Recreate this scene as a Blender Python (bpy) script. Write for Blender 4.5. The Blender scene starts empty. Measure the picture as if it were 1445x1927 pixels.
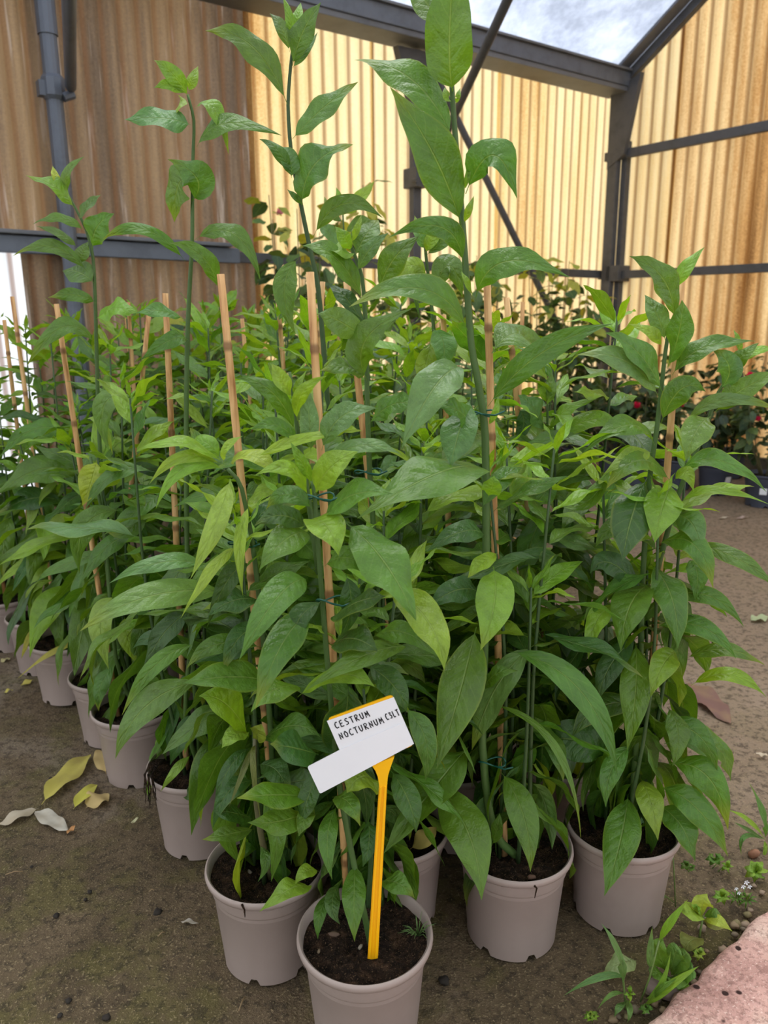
import bpy, bmesh, math, random
from mathutils import Vector, Matrix, noise

scene = bpy.context.scene
C = scene.collection
rnd = random.Random(7)
V3 = Vector

# ------------------------------------------------------------------ camera
W, H, F = 1445.0, 1927.0, 1460.0
PITCH, ROLL, CAM_H = math.radians(14.0), math.radians(-0.5), 1.0
CAM = V3((0, 0, CAM_H))
_f = V3((0, math.cos(PITCH), -math.sin(PITCH)))
_r0 = V3((1, 0, 0)); _u0 = _r0.cross(_f)
_r = math.cos(ROLL) * _r0 + math.sin(ROLL) * _u0
_u = -math.sin(ROLL) * _r0 + math.cos(ROLL) * _u0
cd = bpy.data.cameras.new('camera')
cam = bpy.data.objects.new('camera', cd); C.objects.link(cam)
cam.matrix_world = Matrix.Translation(CAM) @ Matrix((_r, _u, -_f)).transposed().to_4x4()
cd.sensor_fit = 'HORIZONTAL'; cd.sensor_width = 36.0; cd.lens = 36.0 * F / W
cd.clip_start = 0.02; cd.clip_end = 200
cd.dof.use_dof = True; cd.dof.focus_distance = 1.2; cd.dof.aperture_fstop = 8.5
scene.camera = cam

# ------------------------------------------------------------------ light: an even overcast sky
world = bpy.data.worlds.new('overcast_sky'); scene.world = world
world.use_nodes = True
bg = world.node_tree.nodes['Background']
bg.inputs['Color'].default_value = (0.93, 0.97, 1.0, 1); bg.inputs['Strength'].default_value = 0.8
sd = bpy.data.lights.new('veiled_sun', 'SUN'); sd.energy = 2.6; sd.angle = math.radians(60)
sd.color = (1.0, 0.98, 0.95)
so = bpy.data.objects.new('veiled_sun', sd); C.objects.link(so)
so.rotation_euler = (math.radians(-30), math.radians(-14), 0)   # high, beyond the back wall
vs = scene.view_settings
vs.view_transform = 'Standard'; vs.look = 'None'; vs.exposure = 0.8; vs.gamma = 1.0; vs.use_curve_mapping = False
scene.cycles.max_bounces = 4; scene.cycles.diffuse_bounces = 3; scene.cycles.glossy_bounces = 1
scene.cycles.transmission_bounces = 2; scene.cycles.use_light_tree = False
scene.cycles.adaptive_threshold = 0.04; scene.cycles.adaptive_min_samples = 12

# ------------------------------------------------------------------ helpers
def ray(x, y): return _f + _r * ((x - W / 2) / F) - _u * ((y - H / 2) / F)
def aty(x, y, Y):                     # where the sight line meets the upright plane at distance Y
    r = ray(x, y); return CAM + r * (Y / r.y)
def onz(x, y, z=0.0):
    r = ray(x, y); return CAM + r * ((z - CAM_H) / r.z)
def lin(r, g, b):
    f = lambda c: (c / 255 / 12.92) if c <= 10.3 else ((c / 255 + .055) / 1.055) ** 2.4
    return (f(r), f(g), f(b), 1.0)

def tag(o, label=None, cat=None, group=None, kind=None):
    if label: o['label'] = label
    if cat: o['category'] = cat
    if group: o['group'] = group
    if kind: o['kind'] = kind
    return o
def empty(name, loc):
    o = bpy.data.objects.new(name, None); o.empty_display_size = 0.05
    C.objects.link(o); o.location = loc; return o
def link(name, me, parent=None, mat=None):
    if mat is not None and not me.materials: me.materials.append(mat)
    o = bpy.data.objects.new(name, me); C.objects.link(o)
    if parent is not None: o.parent = parent
    return o
def mesh(name, verts, faces, smooth=True, uvs=None):
    me = bpy.data.meshes.new(name); me.from_pydata([tuple(v) for v in verts], [], faces)
    if smooth: me.shade_smooth()
    if uvs:
        l = me.uv_layers.new(name='UVMap')
        for lp in me.loops: l.data[lp.index].uv = uvs[lp.vertex_index]
    return me
class MB:
    """collects shapes; build() links them as one mesh object"""
    def __init__(s): s.v = []; s.f = []
    def add(s, vs_, fs_):
        n = len(s.v); s.v += [V3(p) for p in vs_]; s.f += [tuple(i + n for i in f) for f in fs_]
    def tube(s, pts, rad, seg=8, cap=True):
        pts = [V3(p) for p in pts]; n = len(pts)
        rs = rad if isinstance(rad, (list, tuple)) else [rad] * n
        vs_ = []; X = None
        for i, p in enumerate(pts):
            t = (pts[min(i + 1, n - 1)] - pts[max(i - 1, 0)]).normalized()
            if X is None: X = t.orthogonal().normalized()
            X = (X - t * X.dot(t)).normalized(); Yv = t.cross(X)
            for k in range(seg):
                a = 2 * math.pi * k / seg; vs_.append(p + (X * math.cos(a) + Yv * math.sin(a)) * rs[i])
        fs_ = [(i * seg + k, i * seg + (k + 1) % seg, (i + 1) * seg + (k + 1) % seg, (i + 1) * seg + k)
               for i in range(n - 1) for k in range(seg)]
        if cap: fs_ += [tuple(range(seg))[::-1], tuple((n - 1) * seg + k for k in range(seg))]
        s.add(vs_, fs_)
    def box(s, o, x, y, z):           # corner o and three edge vectors
        o, x, y, z = map(V3, (o, x, y, z))
        p = [o, o + x, o + x + y, o + y]; p += [q + z for q in p]
        s.add(p, [(0, 3, 2, 1), (4, 5, 6, 7), (0, 1, 5, 4), (1, 2, 6, 5), (2, 3, 7, 6), (3, 0, 4, 7)])
    def bar(s, a, b, w, h, up=(0, 0, 1)):
        a, b = V3(a), V3(b); t = (b - a).normalized(); sd_ = t.cross(V3(up)).normalized(); u = sd_.cross(t)
        s.box(a - sd_ * w / 2 - u * h / 2, sd_ * w, u * h, b - a)
    def build(s, name, mat, parent=None, smooth=False, bevel=0):
        me = mesh(name, s.v, s.f, smooth)
        bm = bmesh.new(); bm.from_mesh(me); bmesh.ops.recalc_face_normals(bm, faces=bm.faces)
        if bevel: bmesh.ops.bevel(bm, geom=bm.edges[:], offset=bevel, segments=2, affect='EDGES', profile=.6)
        bm.to_mesh(me); bm.free()
        return link(name, me, parent, mat)

# ------------------------------------------------------------------ materials
class N:
    def __init__(s, name):
        s.m = bpy.data.materials.new(name); s.m.use_nodes = True; s.t = s.m.node_tree
        s.t.nodes.clear(); s.out = s.n('ShaderNodeOutputMaterial')
    def n(s, typ, **kw):
        o = s.t.nodes.new(typ)
        for k, v in kw.items(): setattr(o, k, v)
        return o
    def l(s, a, b): s.t.links.new(a, b)
    def set(s, sock, v):
        if hasattr(v, 'is_output'): s.l(v, sock)
        else: sock.default_value = v
    def math(s, op, a, b=0.0, c=None, clamp=False):
        o = s.n('ShaderNodeMath', operation=op, use_clamp=clamp)
        s.set(o.inputs[0], a); s.set(o.inputs[1], b)
        if c is not None: s.set(o.inputs[2], c)
        return o.outputs[0]
    def mix(s, f, a, b, blend='MIX'):
        o = s.n('ShaderNodeMix', data_type='RGBA', blend_type=blend)
        s.set(o.inputs[0], f); s.set(o.inputs[6], a); s.set(o.inputs[7], b); return o.outputs[2]
    def noise(s, scale, detail=4, rough=.6, vec=None, dist=0):
        o = s.n('ShaderNodeTexNoise'); o.inputs['Scale'].default_value = scale
        o.inputs['Detail'].default_value = detail; o.inputs['Roughness'].default_value = rough
        o.inputs['Distortion'].default_value = dist
        if vec is not None: s.l(vec, o.inputs['Vector'])
        return o.outputs['Fac']
    def ramp(s, f, *stops):
        o = s.n('ShaderNodeValToRGB'); e = o.color_ramp.elements
        while len(e) < len(stops): e.new(.5)
        for i, (p, c) in enumerate(stops): e[i].position = p; e[i].color = c if len(c) == 4 else (*c, 1)
        s.l(f, o.inputs[0]); return o.outputs[0]
    def step(s, f, a, b):
        o = s.n('ShaderNodeMapRange', interpolation_type='SMOOTHSTEP')
        s.l(f, o.inputs[0]); o.inputs[1].default_value = a; o.inputs[2].default_value = b; return o.outputs[0]
    def obj(s, scale=(1, 1, 1)):
        tc = s.n('ShaderNodeTexCoord'); mp = s.n('ShaderNodeMapping'); mp.inputs['Scale'].default_value = scale
        s.l(tc.outputs['Object'], mp.inputs[0]); return mp.outputs[0]
    def bump(s, h, strength=.3, dist=.01):
        o = s.n('ShaderNodeBump'); o.inputs['Strength'].default_value = strength; o.inputs['Distance'].default_value = dist
        s.l(h, o.inputs['Height']); return o.outputs[0]
    def bsdf(s, col, rough=.5, spec=.5, metal=0.0, normal=None):
        o = s.n('ShaderNodeBsdfPrincipled'); s.set(o.inputs['Base Color'], col); s.set(o.inputs['Roughness'], rough)
        o.inputs['Specular IOR Level'].default_value = spec; o.inputs['Metallic'].default_value = metal
        if normal is not None: s.l(normal, o.inputs['Normal'])
        return o.outputs[0]
    def trans(s, base, col, fac, normal=None):
        o = s.n('ShaderNodeBsdfTranslucent'); s.set(o.inputs[0], col)
        if normal is not None: s.l(normal, o.inputs['Normal'])
        m = s.n('ShaderNodeMixShader'); s.set(m.inputs[0], fac); s.l(base, m.inputs[1]); s.l(o.outputs[0], m.inputs[2]); return m.outputs[0]
    def done(s, sh): s.l(sh, s.out.inputs[0]); return s.m

def leaf_mat(name, rough=.34, veins=9.0, transf=.32):
    k = N(name); oi = k.n('ShaderNodeObjectInfo'); col, rn = oi.outputs['Color'], oi.outputs['Random']
    uv = k.n('ShaderNodeUVMap'); sp = k.n('ShaderNodeSeparateXYZ'); k.l(uv.outputs[0], sp.inputs[0])
    u, v = sp.outputs[0], sp.outputs[1]
    au = k.math('MULTIPLY', k.math('ABSOLUTE', k.math('SUBTRACT', u, .5)), 2.0)
    mid = k.math('SUBTRACT', 1.0, k.step(au, .015, .06))
    fr = k.math('FRACT', k.math('SUBTRACT', k.math('MULTIPLY', v, veins), k.math('MULTIPLY', au, 1.6)))
    lat = k.math('MULTIPLY', k.math('SUBTRACT', 1.0, k.step(k.math('ABSOLUTE', k.math('SUBTRACT', fr, .5)), .02, .09)),
                 k.math('SUBTRACT', 1.0, k.step(au, .6, .95)))
    cb = k.n('ShaderNodeCombineXYZ'); k.l(k.math('MULTIPLY', rn, 37.0), cb.inputs[2]); k.l(u, cb.inputs[0]); k.l(k.math('MULTIPLY', v, 3.0), cb.inputs[1])
    nz = k.noise(2.2, 1, .6, cb.outputs[0]); fine = k.noise(16, 1, .6, cb.outputs[0])
    br = k.math('ADD', .55, k.math('ADD', k.math('MULTIPLY', nz, .6), k.math('MULTIPLY', fine, .3)))
    sc = k.n('ShaderNodeVectorMath', operation='SCALE'); k.l(col, sc.inputs[0]); k.l(br, sc.inputs[3])
    c1 = sc.outputs[0]
    vein = k.math('ADD', k.math('MULTIPLY', mid, .6), k.math('MULTIPLY', lat, .16))
    c2 = k.mix(vein, c1, k.mix(.5, c1, (.34, .46, .14, 1)))
    tip = k.math('MULTIPLY', k.step(v, .72, 1.0), k.step(k.math('FRACT', k.math('MULTIPLY', rn, 7.3)), .6, .95))
    edge = k.math('MULTIPLY', k.step(au, .86, 1.0), k.step(k.math('FRACT', k.math('MULTIPLY', rn, 5.1)), .55, .9))
    c3 = k.mix(k.math('MULTIPLY', k.math('MAXIMUM', tip, k.math('MULTIPLY', edge, .5)), .6), c2, (.30, .34, .03, 1))
    puck = k.math('MULTIPLY', k.math('SINE', k.math('MULTIPLY', fr, 3.14159)), -.4)
    h = k.math('SUBTRACT', k.math('ADD', k.math('MULTIPLY', fine, .4), k.math('MULTIPLY', nz, 1.6)), k.math('ADD', mid, k.math('MULTIPLY', puck, k.math('SUBTRACT', 1.0, au))))
    nm = k.bump(h, .55, .004)
    base = k.bsdf(c3, k.math('ADD', rough - .06, k.math('MULTIPLY', nz, .16)), .5, 0, nm)
    tc = k.mix(1.0, c3, (1.9, 1.75, .45, 1), 'MULTIPLY')
    return k.done(k.trans(base, tc, transf))
M = {}
M['leaf'] = leaf_mat('leaf_green')
M['small_leaf'] = leaf_mat('small_leaf_green', .5, 5.0, .25)
def m_dry():
    k = N('dry_leaf'); oi = k.n('ShaderNodeObjectInfo'); nz = k.noise(9, 4, .6, k.obj())
    c = k.mix(k.math('MULTIPLY', k.step(nz, .45, .7), .5), oi.outputs['Color'], (.35, .24, .12, 1))
    return k.done(k.trans(k.bsdf(c, .7, .3, 0, k.bump(nz, .4, .004)), c, .25))
M['dry'] = m_dry()
def m_floor():
    k = N('mossy_ground'); co = k.obj()
    a = k.noise(1.6, 6, .62, co, .4); b = k.noise(7, 6, .65, co); c = k.noise(60, 5, .7, co); d = k.noise(260, 3, .6, co)
    base = k.ramp(a, (.36, lin(66, 54, 40)), (.46, lin(94, 80, 60)), (.55, lin(106, 90, 70)), (.66, lin(134, 120, 106)))
    moss = k.math('MULTIPLY', k.step(b, .46, .6), k.step(k.noise(2.6, 4, .6, co), .42, .56))
    c1 = k.mix(k.math('MULTIPLY', moss, .55), base, lin(92, 88, 44))
    sp_ = k.n('ShaderNodeSeparateXYZ'); k.l(co, sp_.inputs[0])
    dry = k.step(k.math('ADD', sp_.outputs[0], k.math('MULTIPLY', a, .8)), .75, 1.5)     # the trodden aisle is drier and paler
    c1 = k.mix(k.math('MULTIPLY', dry, .7), c1, lin(150, 130, 112))
    c2 = k.mix(k.math('MULTIPLY', k.step(c, .48, .62), .6), c1, lin(44, 37, 28))
    c2 = k.mix(k.math('MULTIPLY', k.step(d, .56, .68), .5), c2, lin(170, 152, 118))
    h = k.math('ADD', k.math('MULTIPLY', c, .7), k.math('ADD', k.math('MULTIPLY', d, .35), b))
    return k.done(k.bsdf(c2, .85, .25, 0, k.bump(h, .8, .012)))
M['floor'] = m_floor()
def m_sheet(name, cols, white=.0, tf=.8):
    k = N(name); oi = k.n('ShaderNodeObjectInfo'); rn = oi.outputs['Random']
    tc = k.n('ShaderNodeTexCoord'); mp = k.n('ShaderNodeMapping'); mp.inputs['Scale'].default_value = (1, 1, .06)
    ad = k.n('ShaderNodeVectorMath', operation='ADD'); k.l(tc.outputs['Object'], ad.inputs[0]); k.l(k.math('MULTIPLY', rn, 9.0), ad.inputs[1])
    k.l(ad.outputs[0], mp.inputs[0]); st = mp.outputs[0]
    a = k.noise(2.2, 3, .5, st); b = k.noise(16, 4, .6, st); c = k.noise(90, 3, .6, tc.outputs['Object']); w = k.noise(26, 3, .7, st)
    f = k.math('ADD', k.math('MULTIPLY', a, .55), k.math('ADD', k.math('MULTIPLY', b, .32), k.math('MULTIPLY', c, .16)))
    col = k.ramp(f, *cols)
    if white: col = k.mix(k.math('MULTIPLY', k.step(w, .56, .72), white), col, lin(205, 190, 178))
    uv = k.n('ShaderNodeUVMap'); sp = k.n('ShaderNodeSeparateXYZ'); k.l(uv.outputs[0], sp.inputs[0])
    val = k.step(sp.outputs[0], .62, 1.0)                                   # browner tint along the outer valleys
    col = k.mix(k.math('MULTIPLY', val, .72 if not white else .5), col, lin(120, 74, 30))
    bs = k.bsdf(col, .55, .35)
    return k.done(k.trans(bs, col, tf))
M['sheet_cream'] = m_sheet('fibreglass_cream', [(.35, lin(196, 144, 80)), (.45, lin(236, 206, 146)), (.6, lin(250, 230, 184))])
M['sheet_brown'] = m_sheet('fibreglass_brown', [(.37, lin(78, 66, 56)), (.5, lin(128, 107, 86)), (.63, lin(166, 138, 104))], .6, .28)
M['sheet_rust'] = m_sheet('fibreglass_rusty', [(.36, lin(112, 70, 36)), (.47, lin(202, 156, 98)), (.6, lin(250, 220, 164))])
M['sheet_white'] = m_sheet('fibreglass_clear', [(.3, lin(232, 238, 250)), (.7, lin(250, 252, 255))])
def m_simple(name, col, rough=.5, spec=.5, metal=0, var=.25, scale=14, bump=.15, dist=.003, dark=None):
    k = N(name); nz = k.noise(scale, 5, .65, k.obj())
    d = dark or tuple(x * .45 for x in col[:3]) + (1,)
    c = k.mix(k.math('MULTIPLY', k.step(nz, .4, .75), var), col, d)
    return k.done(k.bsdf(c, rough, spec, metal, k.bump(nz, bump, dist)))
M['steel'] = m_simple('galvanised_steel', lin(100, 106, 118), .5, .5, .25, .5, 9)
M['dark_steel'] = m_simple('weathered_dark_steel', lin(86, 86, 90), .6, .4, .2, .55, 12)
M['gutter'] = m_simple('grey_gutter', lin(110, 112, 118), .6, .4, .1, .5, 5)
M['pot'] = m_simple('taupe_plastic_pot', lin(160, 144, 137), .42, .45, 0, .35, 4, .05, .002, lin(122, 106, 100))
M['dark_pot'] = m_simple('slate_plastic_pot', lin(66, 70, 84), .5, .4, 0, .2, 6)
def m_soil():
    k = N('peat_soil'); co = k.obj(); a = k.noise(60, 4, .7, co); b = k.noise(240, 3, .7, co); d = k.noise(420, 2, .6, co)
    c = k.ramp(a, (.36, lin(24, 18, 14)), (.5, lin(52, 39, 30)), (.64, lin(88, 66, 50)))
    c = k.mix(k.math('MULTIPLY', k.step(b, .5, .6), .75), c, lin(20, 15, 12))
    c = k.mix(k.math('MULTIPLY', k.step(d, .6, .68), .7), c, lin(134, 106, 80))
    return k.done(k.bsdf(c, .95, .15, 0, k.bump(k.math('ADD', a, b), 1.0, .01)))
M['soil'] = m_soil()
M['concrete'] = m_simple('ground_beam', lin(120, 112, 100), .9, .2, 0, .4, 10, .5, .005)
M['tie'] = m_simple('green_wire', lin(18, 84, 72), .4, .5, 0, .1)
M['white_label'] = m_simple('white_label', lin(238, 240, 246), .5, .3, 0, .05)
M['paper'] = m_simple('paper', lin(238, 238, 244), .55, .35, 0, .05, 20, .04, .001, lin(205, 206, 216))
M['ink'] = m_simple('ink', lin(28, 27, 32), .6, .3, 0, .1)
M['yellow'] = m_simple('yellow_plastic', lin(255, 190, 20), .35, .5, 0, .12, 8, .05, .001, lin(225, 140, 0))
def m_slab():
    k = N('pink_concrete'); co = k.obj(); a = k.noise(5, 5, .6, co); b = k.noise(45, 5, .7, co); d = k.noise(130, 3, .6, co)
    c = k.ramp(a, (.36, lin(176, 134, 126)), (.5, lin(206, 164, 154)), (.64, lin(214, 186, 172)))
    c = k.mix(k.math('MULTIPLY', k.step(b, .52, .66), .6), c, lin(142, 106, 98))
    vo = k.n('ShaderNodeTexVoronoi'); vo.inputs['Scale'].default_value = 26; k.l(co, vo.inputs['Vector'])
    c = k.mix(k.math('MULTIPLY', k.step(d, .5, .62), .45), c, lin(120, 88, 82))
    c = k.mix(k.math('MULTIPLY', k.step(k.noise(210, 3, .7, co), .58, .68), .6), c, lin(242, 216, 206))
    c = k.mix(k.math('SUBTRACT', 1.0, k.step(vo.outputs['Distance'], .10, .16)), c, lin(58, 40, 38))
    return k.done(k.bsdf(c, .9, .2, 0, k.bump(k.math('ADD', b, k.math('MULTIPLY', d, .5)), .9, .006)))
M['slab'] = m_slab()
def m_stem():
    k = N('green_stem'); oi = k.n('ShaderNodeObjectInfo'); nz = k.noise(40, 3, .6, k.obj((1, 1, .2)))
    return k.done(k.bsdf(k.mix(k.math('MULTIPLY', nz, .5), oi.outputs['Color'], (.05, .07, .02, 1)), .5, .4))
M['stem'] = m_stem()
def m_cane():
    k = N('bamboo'); oi = k.n('ShaderNodeObjectInfo'); nz = k.noise(30, 4, .6, k.obj((3, 3, .25)))
    c = k.ramp(nz, (.34, lin(158, 108, 62)), (.5, lin(204, 158, 104)), (.66, lin(224, 184, 130)))
    tc = k.n('ShaderNodeTexCoord'); sp = k.n('ShaderNodeSeparateXYZ'); k.l(tc.outputs['Generated'], sp.inputs[0]); z = sp.outputs[2]; nd = None
    for x in (.1, .33, .55, .74, .9):
        b_ = k.math('SUBTRACT', 1.0, k.step(k.math('ABSOLUTE', k.math('SUBTRACT', z, x)), .003, .010)); nd = b_ if nd is None else k.math('MAXIMUM', nd, b_)
    c = k.mix(k.math('MULTIPLY', nd, .7), c, lin(96, 62, 34))
    return k.done(k.bsdf(c, .5, .4, 0, k.bump(nz, .2, .001)))
M['cane'] = m_cane()
def m_petal(name, col):
    k = N(name); b = k.bsdf(col, .6, .3); return k.done(k.trans(b, col, .35))
M['pink'] = m_petal('pink_petal', lin(236, 40, 92))
M['pale_pink'] = m_petal('pale_pink_petal', lin(240, 150, 160))
def m_film():
    k = N('roof_film'); co = k.obj(); a = k.noise(3, 5, .6, co); b = k.noise(22, 4, .6, co)
    c = k.ramp(k.math('ADD', k.math('MULTIPLY', a, .8), k.math('MULTIPLY', b, .25)), (.38, lin(138, 146, 162)), (.55, lin(168, 176, 194)), (.7, lin(190, 197, 212)))
    return k.done(k.trans(k.bsdf(c, .5, .3), c, .8))
M['film'] = m_film()
def m_stone():
    k = N('pebble'); oi = k.n('ShaderNodeObjectInfo'); nz = k.noise(60, 3, .6, k.obj())
    return k.done(k.bsdf(k.mix(k.math('MULTIPLY', nz, .5), oi.outputs['Color'], (.05, .04, .03, 1)), .8, .3))
M['stone'] = m_stone()

# ------------------------------------------------------------------ the setting
CORNER = V3((1.652, 6.079, 0)); WA = math.radians(54)
DB = -V3((math.sin(WA), math.cos(WA), 0))           # along the back wall, away from the corner
DG = V3((math.cos(WA), -math.sin(WA), 0))           # along the gable wall, away from the corner
NB, NG = DG, DB                                      # inward directions: off the back wall / off the gable wall
UP = V3((0, 0, 1))
def pb(s, z, off=0.0): return CORNER + DB * s + NB * off + UP * z
def pg(t, z, off=0.0): return CORNER + DG * t + NG * off + UP * z
EAVE, SLOPE = 2.50, .64

def ground():
    n = 90; vs_ = []; x0, x1, y0, y1 = -14, 14, -6, 22
    me = bpy.data.meshes.new('floor'); fs_ = []
    fx = lambda i: math.copysign(abs(i) ** 2.2, i)
    for j in range(n + 1):
        for i in range(n + 1):
            x = 16 * fx(2 * i / n - 1) + .2; y = 1.4 + 16 * fx(2 * j / n - 1)
            z = .006 * noise.noise((x * 3, y * 3, 0)) + .004 * noise.noise((x * 11, y * 11, 3)) - .004
            vs_.append((x, y, z))
    for j in range(n):
        for i in range(n):
            a = j * (n + 1) + i; fs_.append((a, a + 1, a + n + 2, a + n + 1))
    o = link('floor', mesh('floor', vs_, fs_), None, M['floor']); tag(o, 'trodden mossy earth floor between the pots', 'floor', kind='structure')
ground()

def sheet(parent, pfun, a0, a1, ztop, zbot, mat, amp=.013, pitch=.085, off=0.0, phase=0.0):
    """one corrugated sheet; ztop may be a function of the place along the wall"""
    n = max(6, int((a1 - a0) / pitch * 8)); vs_ = []; uv = []
    for i in range(n + 1):
        a = a0 + (a1 - a0) * i / n; q = math.sin(2 * math.pi * a / pitch + phase); d = off - amp * q
        zt = ztop(a) if callable(ztop) else ztop
        for z in (zbot, zbot + (zt - zbot) * .5, zt):
            vs_.append(pfun(a, z, d)); uv.append((.5 + .5 * q, z))
    fs_ = [(3 * i + r, 3 * i + 3 + r, 3 * i + 4 + r, 3 * i + 1 + r) for i in range(n) for r in (0, 1)]
    return link('corrugated_sheet', mesh('corrugated_sheet', vs_, fs_, True, uv), parent, M[mat])

m = MB(); m.box(pb(-.02, 0, -.09), DB * 6.6, NB * .09 * 1, UP * .10)
wb = tag(m.build('wall_back', M['concrete']), 'back wall of backlit corrugated fibreglass sheets', 'wall', kind='structure')
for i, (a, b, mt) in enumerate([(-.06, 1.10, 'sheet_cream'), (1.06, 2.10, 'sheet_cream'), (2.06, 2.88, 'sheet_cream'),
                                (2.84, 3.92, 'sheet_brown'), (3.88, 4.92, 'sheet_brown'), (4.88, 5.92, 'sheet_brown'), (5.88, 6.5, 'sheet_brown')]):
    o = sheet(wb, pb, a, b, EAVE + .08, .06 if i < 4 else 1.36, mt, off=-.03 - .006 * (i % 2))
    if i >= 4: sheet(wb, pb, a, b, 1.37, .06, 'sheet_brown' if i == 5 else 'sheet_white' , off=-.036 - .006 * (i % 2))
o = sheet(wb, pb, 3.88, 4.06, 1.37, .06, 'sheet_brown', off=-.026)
m = MB(); m.box(pg(-.02, 0, -.09), DG * 5.0, NG * .09, UP * .10)
wg = tag(m.build('wall_right', M['concrete']), 'gable wall of rust-streaked corrugated fibreglass sheets', 'wall', kind='structure')
roofz = lambda t: EAVE + .05 + SLOPE * t
for i, (a, b, mt) in enumerate([(-.06, .54, 'sheet_cream'), (.50, 1.5, 'sheet_rust'), (1.46, 2.46, 'sheet_rust'), (2.42, 3.42, 'sheet_cream'), (3.38, 4.4, 'sheet_rust')]):
    sheet(wg, pg, a, b, roofz, .06, mt, amp=.015, off=-.03 - .006 * (i % 2), pitch=.098)
# rails bolted to the walls
def rail(parent, a, b, w, h, mat='dark_steel'):
    m = MB(); m.bar(a, b, w, h); return m.build('rail', M[mat], parent, bevel=.004)
rail(wb, pb(.0, 1.305, .02), pb(3.0, 1.32, .02), .035, .055)
rail(wb, pb(3.0, 1.325, .03), pb(6.4, 1.36, .03), .05, .075, 'steel')
rail(wb, pb(3.05, 1.375, .045), pb(6.4, 1.41, .045), .08, .018, 'gutter')
rail(wg, pg(.0, 1.297, .03), pg(4.2, 1.26, .03), .04, .055)
rail(wg, pg(.0, 2.115, .03), pg(4.2, 2.085, .03), .04, .06)

# roof film over the eave
m = MB(); vs_ = []; n = 14; k = 8
for i in range(n + 1):
    for j in range(k + 1):
        s = 6.4 * i / n; t = .10 + 1.5 * j / k
        p = pb(s, EAVE + .055 + SLOPE * t + .006 * noise.noise((s * 3, t * 3, 0)), t); vs_.append(p)
fs_ = [(i * (k + 1) + j, i * (k + 1) + j + 1, (i + 1) * (k + 1) + j + 1, (i + 1) * (k + 1) + j) for i in range(n) for j in range(k)]
tag(link('ceiling', mesh('ceiling', vs_, fs_), None, M['film']), 'milky white roof sheeting above the eave', 'roof', kind='structure')

def steel_thing(name, label, cat, base, parts, group=None):
    r = empty(name, base); tag(r, label, cat, group)
    for nm, mb, mt, bev in parts:
        o = mb.build(nm, M[mt], r, bevel=bev); o.matrix_parent_inverse = Matrix.Translation(-V3(base))
    return r
# corner post with gusset
m = MB(); m.bar(pb(.06, 0, .10), pb(.06, 2.5, .10), .08, .05, DB)
m2 = MB(); m2.bar(pb(-.055 + .06, 0, .16), pb(.005, 2.2, .16), .045, .05, DB)
m3 = MB(); g = [pb(.16, 2.5, .13), pb(-.02, 2.05, .16), pb(.0, 1.98, .19), pb(-.1, 2.62, .42), pb(-.02, 2.62, .36)]
m3.add([pg(.06, 2.02, .05), pg(.20, 2.10, .05), pg(.30, 2.60, .05), pg(.06, 2.5, .05), pg(.06, 2.02, .09), pg(.20, 2.10, .09), pg(.30, 2.60, .09), pg(.06, 2.5, .09)],
       [(0, 1, 2, 3), (7, 6, 5, 4), (0, 4, 5, 1), (1, 5, 6, 2), (2, 6, 7, 3), (3, 7, 4, 0)])
m4 = MB(); m4.bar(pb(.02, 1.25, .14), pb(.02, 1.36, .14), .15, .13, DB)
steel_thing('steel_post', 'dark steel corner post where the two corrugated walls meet', 'post', pb(.06, 0, .1),
            [('upright', m, 'dark_steel', .004), ('channel', m2, 'dark_steel', .004), ('gusset_plate', m3, 'dark_steel', 0), ('rail_bracket', m4, 'dark_steel', .004)])
# middle post
def clampring(c, r):
    q = MB(); q.tube([c - UP * .05, c - UP * .035, c + UP * .035, c + UP * .05], [r, r * 1.25, r * 1.25, r], 10); return q
m = MB(); m.bar(pb(1.834, 0, .06), pb(1.834, 2.49, .06), .045, .06, DB)
m3 = MB(); m3.add([pb(1.99, 2.48, .05), pb(1.63, 2.48, .05), pb(1.79, 2.16, .05), pb(1.88, 2.16, .05), pb(1.99, 2.48, .10), pb(1.63, 2.48, .10), pb(1.79, 2.16, .10), pb(1.88, 2.16, .10)],
                  [(0, 1, 2, 3), (7, 6, 5, 4), (0, 4, 5, 1), (1, 5, 6, 2), (2, 6, 7, 3), (3, 7, 4, 0)])
m4 = MB(); m4.bar(pb(1.834, 1.75, .07), pb(1.834, 1.86, .07), .13, .10, DB)
m5 = MB(); m5.tube([pb(1.78, 1.83, .12), pb(1.78, 1.83, .16)], .012, 6); m5.tube([pb(1.90, 1.78, .12), pb(1.90, 1.78, .16)], .012, 6)
steel_thing('steel_post', 'slim dark post in the middle of the back wall with a flared top plate', 'post', pb(1.834, 0, .06),
            [('upright', m, 'dark_steel', .004), ('gusset_plate', m3, 'dark_steel', 0), ('clamp', m4, 'dark_steel', .006), ('bolt', m5, 'dark_steel', 0)])
# left round post
m = MB(); m.tube([pb(3.872, 0, .10), pb(3.872, 2.20, .10)], .036, 14)
mm = MB(); mm.tube([pb(3.872, 2.19, .10), pb(3.872, 2.75, .10)], .042, 14)
c = pb(3.872, 1.985, .10)
m4 = clampring(c, .040)
m5 = MB(); m5.tube([c + NB * .03 + DB * -.03 - UP * .04, c + NB * .03 - DB * .075 - UP * .02], .02, 8); m5.bar(c + DB * .05 - UP * .04, c + DB * .05 + UP * .02, .03, .05, NB)
steel_thing('steel_post', 'round galvanised post against the brown sheets at the left', 'post', pb(3.872, 0, .10),
            [('upright', m, 'steel', 0), ('sleeve', mm, 'steel', 0), ('clamp', m4, 'steel', 0), ('bolt', m5, 'steel', 0)])
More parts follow.
